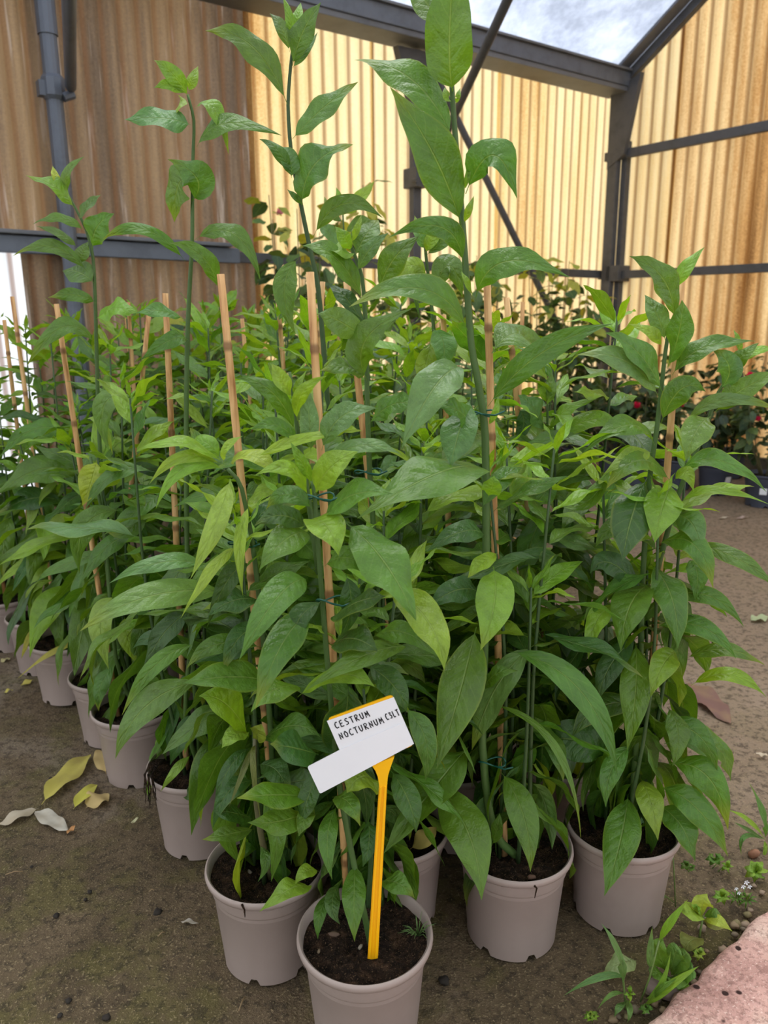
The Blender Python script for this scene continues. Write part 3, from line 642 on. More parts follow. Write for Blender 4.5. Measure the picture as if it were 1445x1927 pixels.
# traced leaves: base, middle, tip (pixels), width, reach of the tip towards (-) or away (+), colour
HERO = {
'A': """852 172 846 70 858 -120 92 0 g|838 55 802 5 760 -60 40 .05 g|853 265 775 150 667 113 58 .05 g|868 425 815 290 734 164 88 -.03 g|876 365 928 292 973 374 56 -.04 g
874 358 880 330 885 300 11 0 l|873 420 882 395 892 368 15 0 l|850 192 840 180 837 164 15 0 l|858 196 862 180 866 165 10 0 l
872 500 832 428 731 447 42 -.03 g|895 560 952 492 1072 522 58 -.03 g|880 622 795 544 656 578 46 -.08 g|918 765 1018 665 1154 609 52 -.06 g|925 665 982 630 1026 705 44 .08 g
868 690 818 728 756 843 66 -.10 p|886 748 862 818 848 879 62 -.06 p|900 824 866 775 822 766 30 -.04 g|914 885 830 888 672 976 68 -.14 g|928 1066 930 1135 904 1224 66 -.10 l
938 1040 906 1060 880 1088 22 -.06 l|896 1180 866 1300 822 1446 84 -.14 g|955 1225 1088 1295 1162 1460 54 -.12 g|816 1478 880 1565 906 1694 82 -.14 g|942 1452 985 1535 998 1641 58 -.10 g
920 1325 1040 1400 1093 1580 16 -.12 g|882 1405 815 1485 722 1606 74 -.10 g|905 960 945 900 985 880 34 .05 g|918 800 932 775 938 740 14 0 l|918 935 926 915 930 895 30 -.02 l
892 560 878 530 868 510 12 0 l|912 1300 930 1270 975 1262 24 -.03 g|925 1590 935 1560 940 1530 16 -.02 g|915 1010 870 1000 800 1040 40 -.04 d|910 1120 860 1110 800 1150 44 -.05 d""",
'B': """541 197 475 88 386 58 48 -.02 g|550 262 606 205 674 154 42 0 p|568 386 592 310 664 272 60 -.02 g|550 124 570 60 604 4 44 -.02 g|545 98 530 52 507 25 24 0 p|548 75 545 35 532 -8 18 0 l
550 128 575 95 598 60 16 .02 p|548 332 524 285 488 262 24 0 g|548 335 545 300 528 275 34 .02 p|590 445 645 384 720 410 36 -.04 g|562 486 535 545 556 628 44 -.04 g|568 385 555 370 540 356 12 0 g|553 60 560 30 566 5 16 .02 l""",
'C': """355 182 325 140 290 113 34 -.02 l|360 236 305 222 234 225 42 -.02 p|366 204 402 205 430 290 28 0 l|370 278 425 232 530 255 32 -.02 g|362 378 370 335 316 300 66 -.02 g|358 340 335 350 328 418 46 .03 g
350 178 318 160 289 166 20 -.02 l|354 172 362 150 373 124 20 .01 l|350 186 338 195 330 216 22 .02 y|349 492 272 432 192 451 26 -.05 g|412 548 382 484 318 457 34 -.05 g|365 452 440 440 490 528 34 -.03 g|345 600 300 585 255 590 26 -.04 p|355 640 320 640 262 680 30 -.05 g""",
'D': """660 472 648 448 630 426 26 -.02 l|672 512 695 470 731 438 30 -.01 p|668 482 690 440 712 414 42 .03 g|660 458 672 430 680 404 14 0 l|712 548 742 486 788 445 52 -.02 g|690 715 688 640 773 582 54 -.03 g|686 572 632 486 568 463 38 -.04 g|665 480 640 470 607 470 22 -.02 l
690 640 640 605 598 590 50 -.04 p|688 712 650 690 600 698 30 -.03 g|692 800 742 760 790 770 36 -.04 g|690 620 650 560 618 538 30 .02 d|694 860 650 850 600 900 34 -.05 g""",
'E': """140 392 104 352 48 330 28 -.02 l|130 362 126 325 160 294 17 0 p|116 350 105 332 99 312 15 0 y|160 436 112 410 62 422 18 -.02 p|146 466 112 440 68 425 17 -.02 p|146 416 164 388 191 366 17 0 p|175 468 182 428 215 402 44 -.02 g
165 512 98 464 24 482 27 -.02 g|176 532 148 512 117 510 34 .03 p|150 496 155 475 166 455 26 .02 g|180 570 140 555 90 560 28 -.03 g|182 600 215 580 260 590 28 -.03 l|180 650 120 615 50 690 34 -.06 g""",
'F': """1255 692 1278 625 1283 564 50 -.02 g|1268 602 1248 525 1184 482 44 -.02 g|1270 545 1290 505 1326 465 26 .01 l|1252 642 1236 592 1213 555 40 .02 p|1246 738 1202 665 1138 626 38 -.02 p|1240 748 1178 680 1085 668 38 -.03 p|1245 652 1226 626 1182 610 22 0 y
1265 706 1322 655 1422 642 38 -.02 g|1243 798 1282 732 1328 737 52 -.02 g|1232 838 1180 800 1094 856 30 -.05 g|1226 852 1190 858 1134 894 28 -.05 l|1262 908 1205 866 1140 920 38 -.06 g|1217 900 1188 975 1172 1056 68 -.10 d|1265 912 1246 955 1232 1022 52 -.09 l
1262 970 1302 985 1318 1045 46 -.06 p|1235 1026 1302 1022 1342 1108 46 -.09 g|1300 1022 1385 1050 1462 1106 34 -.08 g|1225 1062 1264 1125 1275 1222 58 -.10 g|1226 1096 1186 1140 1168 1226 56 -.09 g|1166 1140 1124 1165 1107 1242 36 -.06 l|1295 1052 1312 1080 1306 1132 38 -.04 g
1196 1208 1196 1300 1180 1412 58 -.10 g|1275 1226 1248 1250 1224 1312 38 -.08 l|1258 1438 1332 1462 1370 1562 60 -.06 g|1240 1480 1312 1522 1370 1612 56 -.07 g|1238 1515 1282 1555 1308 1622 52 -.07 g|1205 1465 1224 1510 1238 1582 48 -.08 l|1182 1494 1168 1580 1137 1686 68 -.11 g
1152 1425 1080 1392 1000 1400 80 .02 d|1290 1240 1362 1222 1440 1252 30 -.04 g|1300 1290 1372 1270 1442 1312 30 -.04 l|1255 1330 1276 1380 1265 1442 42 -.06 g|1215 1120 1150 1060 1110 1080 38 -.03 d|1200 1200 1150 1250 1120 1330 46 -.05 d|1230 1180 1320 1180 1385 1240 40 -.05 g
1240 1130 1330 1120 1400 1180 36 -.06 g|1205 1330 1130 1330 1075 1390 44 -.06 d|1235 1360 1310 1380 1350 1450 46 -.04 g|1215 1000 1160 990 1120 1030 34 -.03 g|1250 1400 1340 1400 1375 1470 36 .03 g|1190 1400 1150 1450 1140 1520 40 -.06 g|1150 870 1110 940 1050 950 30 0 g""",
'F2': """1354 734 1372 690 1336 656 44 -.02 p|1376 696 1396 670 1428 645 30 -.02 g|1394 676 1390 645 1380 620 12 0 l|1345 776 1398 732 1475 698 46 -.03 g|1290 798 1362 752 1475 776 28 -.04 p|1337 784 1310 812 1290 868 46 -.05 p|1276 888 1352 866 1442 926 36 -.05 g|1280 948 1342 922 1455 952 17 -.05 l
1392 680 1420 660 1460 655 20 0 l|1275 950 1300 985 1310 1000 20 0 g|1268 905 1290 890 1305 925 22 -.04 l""",
'G': """652 985 722 1056 783 1168 86 -.09 g|722 1100 802 1165 836 1262 62 -.10 l|580 978 615 990 637 1046 44 -.07 l|590 912 568 870 546 831 22 -.02 l|592 928 622 880 674 850 46 -.04 l|605 872 680 838 756 856 28 -.04 p|580 938 545 882 478 896 28 -.04 l
605 848 642 785 710 768 50 0 p|608 978 662 932 741 930 40 -.05 g|582 1002 538 1015 488 1073 52 -.07 g|578 995 530 970 478 990 38 -.04 d|580 1090 524 1122 450 1242 64 -.09 g|580 1158 532 1210 480 1335 64 -.10 g|622 1166 668 1135 726 1122 44 -.05 d|610 1066 655 1050 707 1088 38 -.05 g
772 1218 690 1232 574 1300 40 -.08 g|560 1312 636 1270 706 1293 32 -.06 l|625 1212 665 1202 711 1226 40 -.06 d|572 1296 520 1296 472 1340 36 -.08 g|655 1290 645 1370 612 1440 62 .03 d|600 1420 555 1408 508 1400 40 -.07 d|585 1500 520 1496 445 1502 36 -.09 g|580 1526 530 1545 466 1548 36 -.09 g
635 1516 616 1575 625 1656 36 -.08 g|668 1626 666 1690 667 1772 46 -.08 g|620 1680 602 1720 598 1768 24 -.05 g|585 1670 548 1672 488 1716 34 -.06 l|715 1660 748 1662 780 1690 38 -.03 g|692 1540 694 1585 682 1632 34 -.05 d|735 1450 768 1505 783 1568 50 -.06 d|625 1500 655 1510 678 1555 30 -.06 g
590 1512 574 1540 562 1574 24 -.06 g|712 1476 682 1462 652 1492 46 -.05 l|640 1660 625 1700 640 1740 26 -.06 d|600 1640 575 1640 555 1665 20 -.04 l|690 1250 740 1290 765 1340 50 -.05 d|700 1200 760 1190 830 1240 40 -.05 g|640 1420 680 1470 690 1560 44 .02 d|600 1440 580 1500 560 1560 40 -.04 d
760 1330 800 1390 800 1470 46 -.03 g|650 1080 660 1140 640 1200 40 0 d|610 1130 560 1170 555 1240 44 -.04 d|590 960 540 930 500 960 34 .02 g|680 1300 720 1260 770 1270 36 0 d""",
'G2': """550 748 530 715 511 684 30 -.02 l|556 816 512 738 440 712 36 -.03 g|560 792 568 740 616 707 26 -.02 l|585 850 582 790 573 712 38 .03 p|480 862 560 828 662 810 22 -.02 y|552 745 560 725 578 695 14 0 l|566 840 520 800 470 810 28 -.02 g""",
'H': """425 874 342 834 256 850 22 -.05 l|420 876 345 860 281 911 25 -.05 y|425 886 348 880 293 958 30 -.05 l|422 870 425 842 458 820 15 -.01 y|415 866 386 832 354 838 30 .02 l|430 876 472 858 524 890 26 -.04 y|432 903 408 980 358 1090 42 -.07 y|470 950 452 1020 457 1122 24 -.06 y
446 1030 400 1070 340 1164 24 -.07 y|435 1118 290 1120 150 1188 56 -.12 p|395 1066 305 1058 205 1098 34 -.06 p|480 1000 500 960 560 950 30 .04 d|470 1060 430 1090 390 1180 40 -.03 d|490 1130 440 1130 390 1160 44 -.04 d|500 1180 450 1200 420 1270 44 -.05 d
520 1286 440 1274 344 1286 52 -.09 g|495 1220 410 1212 350 1260 38 -.05 g|370 1212 292 1252 229 1347 34 -.06 g|385 1280 278 1326 217 1428 58 -.08 p""",
'H2': """468 1386 425 1325 374 1310 42 -.06 l|468 1378 440 1384 417 1408 24 -.05 y|482 1392 486 1378 492 1362 20 -.02 y|490 1396 548 1366 602 1386 36 -.05 g|470 1406 432 1445 404 1508 28 -.06 d|482 1402 476 1440 492 1550 12 -.05 b|472 1408 458 1450 430 1520 12 -.05 b|485 1440 520 1450 545 1500 44 -.04 d
480 1470 430 1490 400 1560 40 -.04 d|490 1500 520 1560 510 1660 40 -.04 g|480 1560 430 1570 380 1580 28 -.05 g|476 1540 440 1530 400 1525 28 -.04 d|488 1590 500 1620 485 1660 22 -.03 g|495 1480 560 1470 600 1460 36 -.04 d""",
'J': """430 1372 388 1450 360 1572 60 -.08 g|440 1330 376 1362 305 1420 48 -.08 p|395 1340 350 1380 320 1440 40 -.03 d|350 1240 300 1200 250 1220 40 -.02 d|360 1420 330 1450 302 1490 18 -.03 l|375 1050 320 1100 290 1180 44 -.04 d|360 1150 310 1190 270 1260 44 -.05 d|385 1450 365 1490 345 1500 30 -.03 d""",
'K': """182 866 172 905 155 952 50 -.05 y|290 888 215 892 160 960 30 -.05 p|255 748 196 762 206 852 42 -.04 p|160 790 190 796 212 856 18 -.02 y|250 1010 200 1030 150 1100 36 -.06 g|220 1120 190 1170 205 1260 46 -.06 y|235 1160 240 1200 258 1250 36 -.05 l|280 1150 260 1200 255 1270 30 -.05 g
215 1250 190 1290 185 1330 30 -.04 g|270 900 250 990 200 1000 36 -.04 g|300 930 260 960 190 1010 34 -.06 g|230 960 160 990 150 1080 50 -.04 g""",
'L': """155 1115 92 1140 56 1238 54 -.10 l|170 1206 108 1222 32 1278 11 -.10 Y|142 826 70 806 -2 862 36 -.08 g|152 900 80 882 -12 935 56 -.08 g|122 946 60 938 -12 972 42 -.08 d|136 1036 70 1024 -12 1062 34 -.08 g|136 1050 62 1052 -14 1112 25 -.08 l|110 1090 60 1110 60 1150 14 -.04 y
150 1000 110 985 70 1000 40 -.04 y|60 1180 50 1210 40 1240 10 -.03 Y|140 1080 170 1110 150 1170 36 -.04 g""",
'M': """1028 765 1035 730 1037 700 26 0 p|1025 816 1004 768 974 744 32 -.02 p|1033 812 1065 772 1126 750 24 -.02 l|1015 882 1032 840 1056 812 50 -.02 g|1040 830 1112 790 1174 806 36 -.03 l|1030 906 1080 865 1132 857 46 .03 p|1020 926 1080 896 1152 895 30 -.02 g|945 956 1042 928 1106 986 26 -.06 g
1110 1000 1060 980 1010 1000 48 -.02 d|965 1032 1000 1002 1052 970 24 -.06 l|1022 800 1010 775 1000 760 18 0 l|1030 760 1020 735 1012 720 16 0 l|1000 1070 1080 1040 1115 1100 36 -.06 d|980 1120 1040 1080 1100 1120 40 -.03 d|1000 1180 1060 1160 1090 1230 40 -.05 l|1010 1220 960 1260 950 1330 44 -.02 d
1020 1250 1080 1270 1100 1340 40 -.02 d|985 1340 1010 1400 1000 1470 40 0 d|980 950 950 1000 940 1060 36 0 d|975 770 985 800 960 850 30 0 d""",
'Q': """800 470 790 440 780 405 26 0 p|800 475 815 445 835 405 26 0 l|802 480 835 450 858 418 28 .02 g|812 560 845 500 870 560 38 0 g|810 560 780 520 790 600 40 0 d|815 620 835 650 828 710 48 -.03 p|812 640 800 690 790 720 40 -.02 l|805 520 770 500 735 540 34 0 l|826 720 790 740 750 760 30 0 g""",
'R': """645 402 640 375 632 352 14 0 l|646 405 675 375 705 340 26 0 l|646 420 625 395 610 370 20 0 g|648 440 680 420 710 430 30 0 g|648 470 620 440 605 410 28 0 p""",
}
hs = 0
for key, txt in HERO.items():
    s, root, Y, P = TR[key]
    for rec in txt.replace('\n', '|').split('|'):
        q = rec.split(); v = [float(x) for x in q[:8]]; hs += 1
        near = min(P, key=lambda p: (p - aty(v[0], v[1], Y)).length)
        hero_leaf(s, root, v[0:2], v[2:4], v[4:6], v[6], Y - .012, v[7], q[8], hs)
# green wire ties on stem and cane
for pk, Y, spots in (('P4', 1.06, [(905, 778), (925, 1434)]), ('P1', .945, [(600, 935), (622, 1130)]), ('P3', 1.13, [(692, 888)]), ('P2', 1.03, [(455, 1022)])):
    r_o, root = PLANTS[pk]
    for x, y in spots:
        tie(None, aty(x - 12, y, Y), aty(x + 14, y, Y), r_o, root)

# ------------------------------------------------------------------ yellow plant label with handwriting
foot = onz(701, 1804, .149); LY = foot.y
lab = empty('plant_label', foot - UP * .0); tag(lab, 'yellow plastic stake label with white paper stickers standing in the foremost pot', 'plant label')
def flat(name, px, y_front, thick, mat, parent, base, bevel=0, rounded=0):
    P = []
    n = len(px)
    for i, p in enumerate(px):
        if rounded:
            a, b = V3((*px[i - 1], 0)), V3((*px[(i + 1) % n], 0)); c_ = V3((*p, 0))
            da, db_ = (a - c_).normalized() * rounded, (b - c_).normalized() * rounded
            for t in (0, .33, .67, 1):
                q = (c_ + da) * (1 - t) ** 2 + c_ * 2 * t * (1 - t) + (c_ + db_) * t * t; P.append((q.x, q.y))
        else: P.append(p)
    fr = [aty(x, y, y_front) - base for x, y in P]; bk = [p + V3((0, thick, 0)) for p in fr]; k = len(fr)
    fs_ = [tuple(range(k))[::-1], tuple(range(k, 2 * k))] + [(i, (i + 1) % k, (i + 1) % k + k, i + k) for i in range(k)]
    q = MB(); q.add(fr + bk, fs_); return q.build(name, M[mat], parent)
hd = flat('head_plate', [(616, 1353), (738, 1308), (778, 1403), (654, 1450)], LY, .0025, 'yellow', lab, foot, rounded=7)
flat('neck', [(699, 1440), (742, 1424), (735, 1444), (730, 1460), (728, 1480), (714, 1482), (711, 1462), (706, 1450)], LY - .0005, .004, 'yellow', lab, foot)
sk = flat('stake', [(713.5, 1474), (728.5, 1474), (711, 1806), (706, 1816), (700, 1806), (691.5, 1804)], LY - .0002, .003, 'yellow', lab, foot)
flat('ridge', [(715.2, 1482), (718.2, 1482), (697, 1803), (693.5, 1803)], LY - .0026, .003, 'yellow', sk, foot)
flat('ridge', [(723.6, 1482), (727, 1482), (709.5, 1803), (705.5, 1803)], LY - .0026, .003, 'yellow', sk, foot)
pap = flat('paper_sticker', [(615, 1357), (741, 1312), (779, 1400), (640, 1414)], LY - .0012, .0006, 'paper', lab, foot)
flat('paper_strip', [(578, 1443), (640, 1411), (757, 1361), (779, 1400), (602, 1494)], LY - .0022, .0006, 'paper', lab, foot, rounded=4)
GL = {'C': [[(.9, .1), (.6, .0), (.2, .25), (.1, .6), (.3, .95), (.9, .9)]], 'E': [[(.85, .0), (.15, .05), (.1, 1), (.9, .95)], [(.12, .5), (.75, .45)]],
      'S': [[(.9, .08), (.5, .0), (.2, .2), (.45, .45), (.8, .6), (.7, .9), (.1, .98)]], 'T': [[(.0, .05), (1., .0)], [(.5, .03), (.5, 1)]],
      'R': [[(.15, 1), (.15, .05), (.6, .0), (.85, .2), (.6, .45), (.2, .5), (.9, 1)]], 'U': [[(.1, .05), (.1, .7), (.4, 1), (.75, .8), (.85, .0)]],
      'M': [[(.05, 1), (.2, .05), (.5, .7), (.8, .0), (.95, 1)]], 'N': [[(.15, 1), (.15, .05), (.8, .95), (.85, .0)]],
      'O': [[(.5, .0), (.1, .35), (.25, .9), (.7, .95), (.92, .45), (.5, .0)]], '3': [[(.1, .05), (.8, .05), (.4, .4), (.85, .6), (.6, .95), (.1, .9)]],
      'L': [[(.2, .0), (.15, .85), (.35, 1), (.8, .9)]], ' ': []}
def written(txt, u0, u1, v0, v1, h, wid=.72):
    n = len(txt); q = MB()
    for i, ch in enumerate(txt):
        uc = u0 + (u1 - u0) * i / n; w = (u1 - u0) / n * wid; vc = v0 + (v1 - v0) * i / n
        for st in GL[ch]:
            pts = []
            for x, y in st:
                u, v = uc + w * x, vc + h * (y - .5)
                pts.append(aty(615 + 126 * u + 27 * v, 1357 - 45 * u + 55 * v, LY - .0013) - foot)
            fine_ = []
            for a_, b_ in zip(pts, pts[1:]): fine_ += [a_, a_.lerp(b_, .5)]
            q.tube(fine_ + [pts[-1]], .00075, 5)
    return q
for txt, u0, u1, v0, v1 in (('CESTRUM', .07, .60, .22, .21), ('NOCTURNUM', .06, .74, .58, .54), ('C3LT', .77, .985, .50, .48)):
    o = written(txt, u0, u1, v0, v1, .2).build('handwriting', M['ink'], pap)

# ------------------------------------------------------------------ litter on the floor
def fallen(name, label, cat, b, t, wpx, col, seed, group=None, arch=.012, bend=0.0, z=.004, mat='dry', a=.72):
    P0, P2 = onz(b[0], b[1], z), onz(t[0], t[1], z); T = (P2 - P0); S0 = UP.cross(T).normalized(); r = random.Random(seed)
    pos = lambda q: T * q + S0 * (bend * T.length * math.sin(q * 3.1416)) + UP * (arch * .4 * math.sin(q * 3.1416) + .0015 * math.sin(q * 9 + seed))
    def frame(q):
        t_ = (pos(min(1, q + .02)) - pos(max(0, q - .02))).normalized(); S = UP.cross(t_).normalized(); return S, t_.cross(S)
    d = (P0 - CAM).dot(_f)
    me = leaf_geo(name, pos, frame, wpx * .5 * d / F * 1.15, r.uniform(.1, .35), .22, 14, 3, seed, .08, a, .9); me.materials.append(M[mat])
    o = link(name, me); o.location = P0; o.color = (*col, 1); tag(o, label, cat, group); return o
yel, tan, pale = (.60, .52, .12), (.62, .46, .20), (.58, .50, .38)
GP = 'fallen leaves on the earth floor'
for i, (lb, b, t, w, c, a_) in enumerate([
    ('long curled yellow fallen leaf on the bare floor at the left', (78, 1514), (171, 1420), 44, yel, .02),
    ('tan fallen leaf propped against the fourth left-edge pot', (200, 1458), (184, 1410), 26, tan, .02),
    ('small bright yellow fallen leaf beside the tan one', (138, 1524), (183, 1476), 26, (.62, .58, .10), .02),
    ('broad tan fallen leaf with a dried rib', (162, 1520), (202, 1492), 44, tan, .012),
    ('withered grey fallen leaf running out of the left edge', (73, 1520), (-5, 1552), 26, pale, .008),
    ('withered whitish fallen leaf joined to the yellow one', (62, 1524), (128, 1564), 28, (.66, .62, .54), .008),
    ('tiny orange-tan fallen leaf scrap', (125, 1571), (142, 1554), 9, (.60, .30, .12), .004),
    ('slim pale leaf scrap lying before the third left-edge pot', (245, 1551), (261, 1538), 6, (.62, .60, .36), .002),
    ('small yellow fallen leaf behind the moss at far left', (38, 1292), (62, 1278), 13, yel, .006),
    ('sliver of yellow leaf at the far left floor', (6, 1303), (25, 1297), 8, yel, .004),
    ('pair-edge dry leaf lying under the farthest left pots', (0, 1246), (20, 1238), 12, (.5, .44, .22), .004),
    ('brown crumpled leaf on the aisle right of the block', (1290, 1280), (1375, 1362), 42, (.22, .12, .10), .02),
    ('pale green fallen leaf on the aisle by the right edge', (1412, 1168), (1445, 1160), 22, (.40, .46, .26), .006),
    ('whitish leaf scrap on the aisle lower right', (1420, 1418), (1445, 1422), 10, pale, .004),
    ('pale leaf scrap on the aisle before the far pots', (1352, 976), (1372, 972), 6, pale, .004),
    ('pinkish leaf scrap on the aisle in the middle', (1385, 976), (1410, 972), 7, (.5, .38, .33), .004),
    ('grey curled leaf sliver before the mossy pot', (338, 1733), (373, 1737), 8, (.42, .38, .32), .004)]):
    fallen('fallen_leaf', lb, 'leaf', b, t, w, c, i, GP, a_)
fl = hero_leaf(None, V3(), (1200, 1808), (1168, 1812), (1134, 1832), 36, onz(1165, 1846).y + .02, -.02, 'p', 901, name='fallen_leaf', upw=.9); fl.color = (.30, .40, .17, 1)
tag(fl, 'detached pale green leaf propped among the grass blades', 'leaf', GP)
def blob(name, loc, s, col, seed, label, cat, group, mat='stone'):
    vs_, fs_ = [], []; bm = bmesh.new(); bmesh.ops.create_icosphere(bm, subdivisions=2, radius=1)
    for v in bm.verts:
        k = 1 + .5 * noise.noise(v.co * 1.3 + V3((seed * 3.1, 0, 0))); v.co = V3((v.co.x * k * s[0], v.co.y * k * s[1], v.co.z * k * s[2]))
    me = bpy.data.meshes.new(name); bm.to_mesh(me); bm.free(); me.shade_smooth(); me.materials.append(M[mat])
    o = link(name, me); o.location = loc; o.color = (*col, 1); tag(o, label, cat, group); return o
for i, (x, y, s, lb) in enumerate([(106, 1724, 6, 'black soil clod on the floor left of centre'), (169, 1679, 5, 'small black clod by the yellow moss'), (161, 1693, 4, 'tiny black clod beneath the moss patch'),
        (297, 1717, 9, 'oval black clod before the third left-edge pot'), (129, 1884, 6, 'black clod near the bottom edge at left'), (200, 1916, 7, 'black crumb at the very bottom edge'),
        (113, 1912, 5, 'small dark crumb at the bottom left'), (835, 1847, 10, 'flat black clod before the tallest plant pot'), (95, 1465, 4, 'dark crumb above the yellow fallen leaf'), (60, 1632, 4, 'dark crumb at left below the grey leaf')]):
    p = onz(x, y); blob('soil_clod', p + UP * s * .0002, (s * .00085, s * .00085, s * .0005), (.018, .014, .012), i, lb, 'clod', 'soil clods on the floor')
for i, (x0, y0, x1, y1, lb) in enumerate([(10, 1646, 43, 1640, 'thin brown twig on the floor at the left'), (297, 1762, 311, 1754, 'short pale twig before the mossy pot'), (449, 1902, 461, 1876, 'short curved twig near the bottom edge'),
        (280, 1678, 290, 1675, 'tiny reddish twig in the middle of the floor')]):
    a_, b_ = onz(x0, y0, .003), onz(x1, y1, .003); q = MB(); q.tube([V3(), (b_ - a_) * .5 + V3((0, .002, .002)), b_ - a_], .0011, 5)
    o = q.build('twig', M['stem'], None, True); o.location = a_; o.color = (.30, .19, .10, 1); tag(o, lb, 'twig', 'twigs on the floor')

# ------------------------------------------------------------------ pink slab, pebbles and weeds at the lower right
ea, eb = onz(1236, 1904, .03), onz(1445, 1702, .03); ed = (eb - ea).normalized(); en = V3((ed.y, -ed.x, 0))
vs_, fs_ = [], []; nx, ny = 70, 34
for j in range(ny + 1):
    for i in range(nx + 1):
        p = ea + ed * (-.55 + 1.7 * i / nx) + en * (.75 * (j / ny) ** 1.3)
        e_ = (.009 * noise.noise((i * .9, 2.2, j * .1)) + .006 * noise.noise((i * 2.3, 7.2, 0))) * (1 - j / ny) ** 3; p = p - en * e_
        z = .030 + .0035 * noise.noise((p.x * 35, p.y * 35, 0)) + .002 * noise.noise((p.x * 110, p.y * 110, 4)) - (.009 if j == 0 else 0)
        vs_.append(V3((p.x, p.y, z)))
for j in range(ny):
    for i in range(nx): a_ = j * (nx + 1) + i; fs_.append((a_, a_ + 1, a_ + nx + 2, a_ + nx + 1))
b0 = len(vs_)
for i in range(nx + 1): v = vs_[i]; vs_.append(V3((v.x, v.y, -.01)) - en * .004)
fs_ += [(i + 1, i, b0 + i, b0 + i + 1) for i in range(nx)]
o = link('paving_slab', mesh('paving_slab', [v - ea for v in vs_], fs_), None, M['slab']); o.location = ea
tag(o, 'rough pink concrete slab in the lower right corner', 'slab')
for i in range(60):
    q = rnd.random(); p = ea + ed * (-.05 + .62 * q) - en * (.008 + .055 * rnd.random() ** 1.6); s = rnd.uniform(.003, .0085)
    cn, col = rnd.choice([('tan', (.30, .22, .13)), ('dark brown', (.20, .16, .11)), ('pale buff', (.36, .27, .19)), ('pinkish', (.42, .30, .26)), ('olive', (.25, .21, .10))])
    blob('pebble', V3((p.x, p.y, s * .35)), (s, s * rnd.uniform(.7, 1), s * .7), col, i + 40, f'small {cn} pebble along the pink slab edge, {"by its lower corner" if q < .33 else ("midway" if q < .66 else "towards the right picture edge")}', 'pebble', 'pebbles beside the pink slab')
blob('stone', onz(1250, 1868) + UP * .008, (.028, .018, .014), (.34, .25, .23), 91, 'flat pinkish grey stone under the weeds by the slab', 'stone', None)
blob('stone', onz(1418, 1610) + UP * .004, (.013, .008, .010), (.36, .17, .10), 92, 'rust-red stone chip among the weeds at the right edge', 'stone', None)
def weed(name, label, base, leaves, stems=(), mat='small_leaf', flowers=(), group='weeds beside the pink slab'):
    p0 = onz(*base); r_o = empty(name, p0); tag(r_o, label, 'weed', group); k = 0
    for path, rad in stems:
        q = MB(); q.tube([aty(x, y, p0.y) - p0 for x, y in path], rad, 6); o = q.build('stem', M['stem'], r_o, True); o.color = (.16, .24, .06, 1)
    for rec in leaves:
        k += 1; b, m_, t, w, code = rec[:5]
        hero_leaf(r_o, p0, b, m_, t, w, p0.y, rec[5] if len(rec) > 5 else -.01, code, int(base[0] + base[1] * 3 + k), mat=mat, upw=.7, nu=10, petiole=.04)
    for x, y, s in flowers:
        q = MB(); c_ = aty(x, y, p0.y - .01) - p0
        for j in range(5): a_ = j * 1.257; q.add([c_, c_ + V3((math.cos(a_ - .4), -.2, math.sin(a_ - .4))) * s, c_ + V3((math.cos(a_), -.4, math.sin(a_))) * s * 1.3, c_ + V3((math.cos(a_ + .4), -.2, math.sin(a_ + .4))) * s], [(0, 1, 2, 3)])
        q.build('flower', M['white_label'], r_o)
    return r_o
def ring(cx, cy, rx, ry, n, w, code, ph=0):
    out = []
    for k in range(n):
        a_ = ph + 6.283 * k / n; x, y = cx + rx * math.cos(a_), cy + ry * math.sin(a_)
        out.append(((cx, cy), ((cx + x) / 2, (cy + y) / 2 - 3), (x, y), w * .72, code, .012 * math.sin(a_) * -1))
    return out
weed('grass_weed', 'tall grass weed with long blades beside the pink slab corner', (1176, 1898),
     [((1172, 1850), (1164, 1795), (1131, 1737), 10, 'p'), ((1174, 1840), (1130, 1838), (1060, 1874), 13, 'p', -.03), ((1178, 1885), (1165, 1895), (1155, 1915), 9, 'p', -.03), ((1175, 1870), (1150, 1872), (1124, 1900), 7, 'p', -.03), ((1176, 1880), (1185, 1900), (1180, 1925), 9, 'p', -.04)],
     [([(1178, 1900), (1174, 1860), (1171, 1825)], .0016)])
weed('grass_weed', 'leaning grass weed with one tall arched blade', (1205, 1888),
     [((1240, 1770), (1262, 1735), (1295, 1692), 13, 'l'), ((1222, 1830), (1224, 1790), (1227, 1744), 9, 'p'), ((1215, 1880), (1245, 1850), (1262, 1790), 8, 'l'), ((1210, 1895), (1260, 1855), (1315, 1818), 15, 'l', -.02), ((1225, 1880), (1245, 1860), (1275, 1840), 9, 'g', -.02)],
     [([(1205, 1885), (1222, 1840), (1240, 1770)], .0015)])
weed('leafy_weed', 'broad lobed weed rosette between grass and slab', (1262, 1850), [((1258, 1830), (1240, 1790), (1248, 1762), 22, 'g'), ((1262, 1835), (1285, 1800), (1296, 1795), 28, 'g'), ((1264, 1840), (1295, 1830), (1310, 1832), 28, 'g', -.03), ((1258, 1840), (1240, 1830), (1222, 1830), 28, 'g', -.02), ((1262, 1838), (1270, 1845), (1262, 1858), 26, 'g', -.04), ((1262, 1830), (1272, 1790), (1282, 1790), 24, 'p'), ((1275, 1850), (1285, 1860), (1285, 1872), 14, 'l', -.03)])
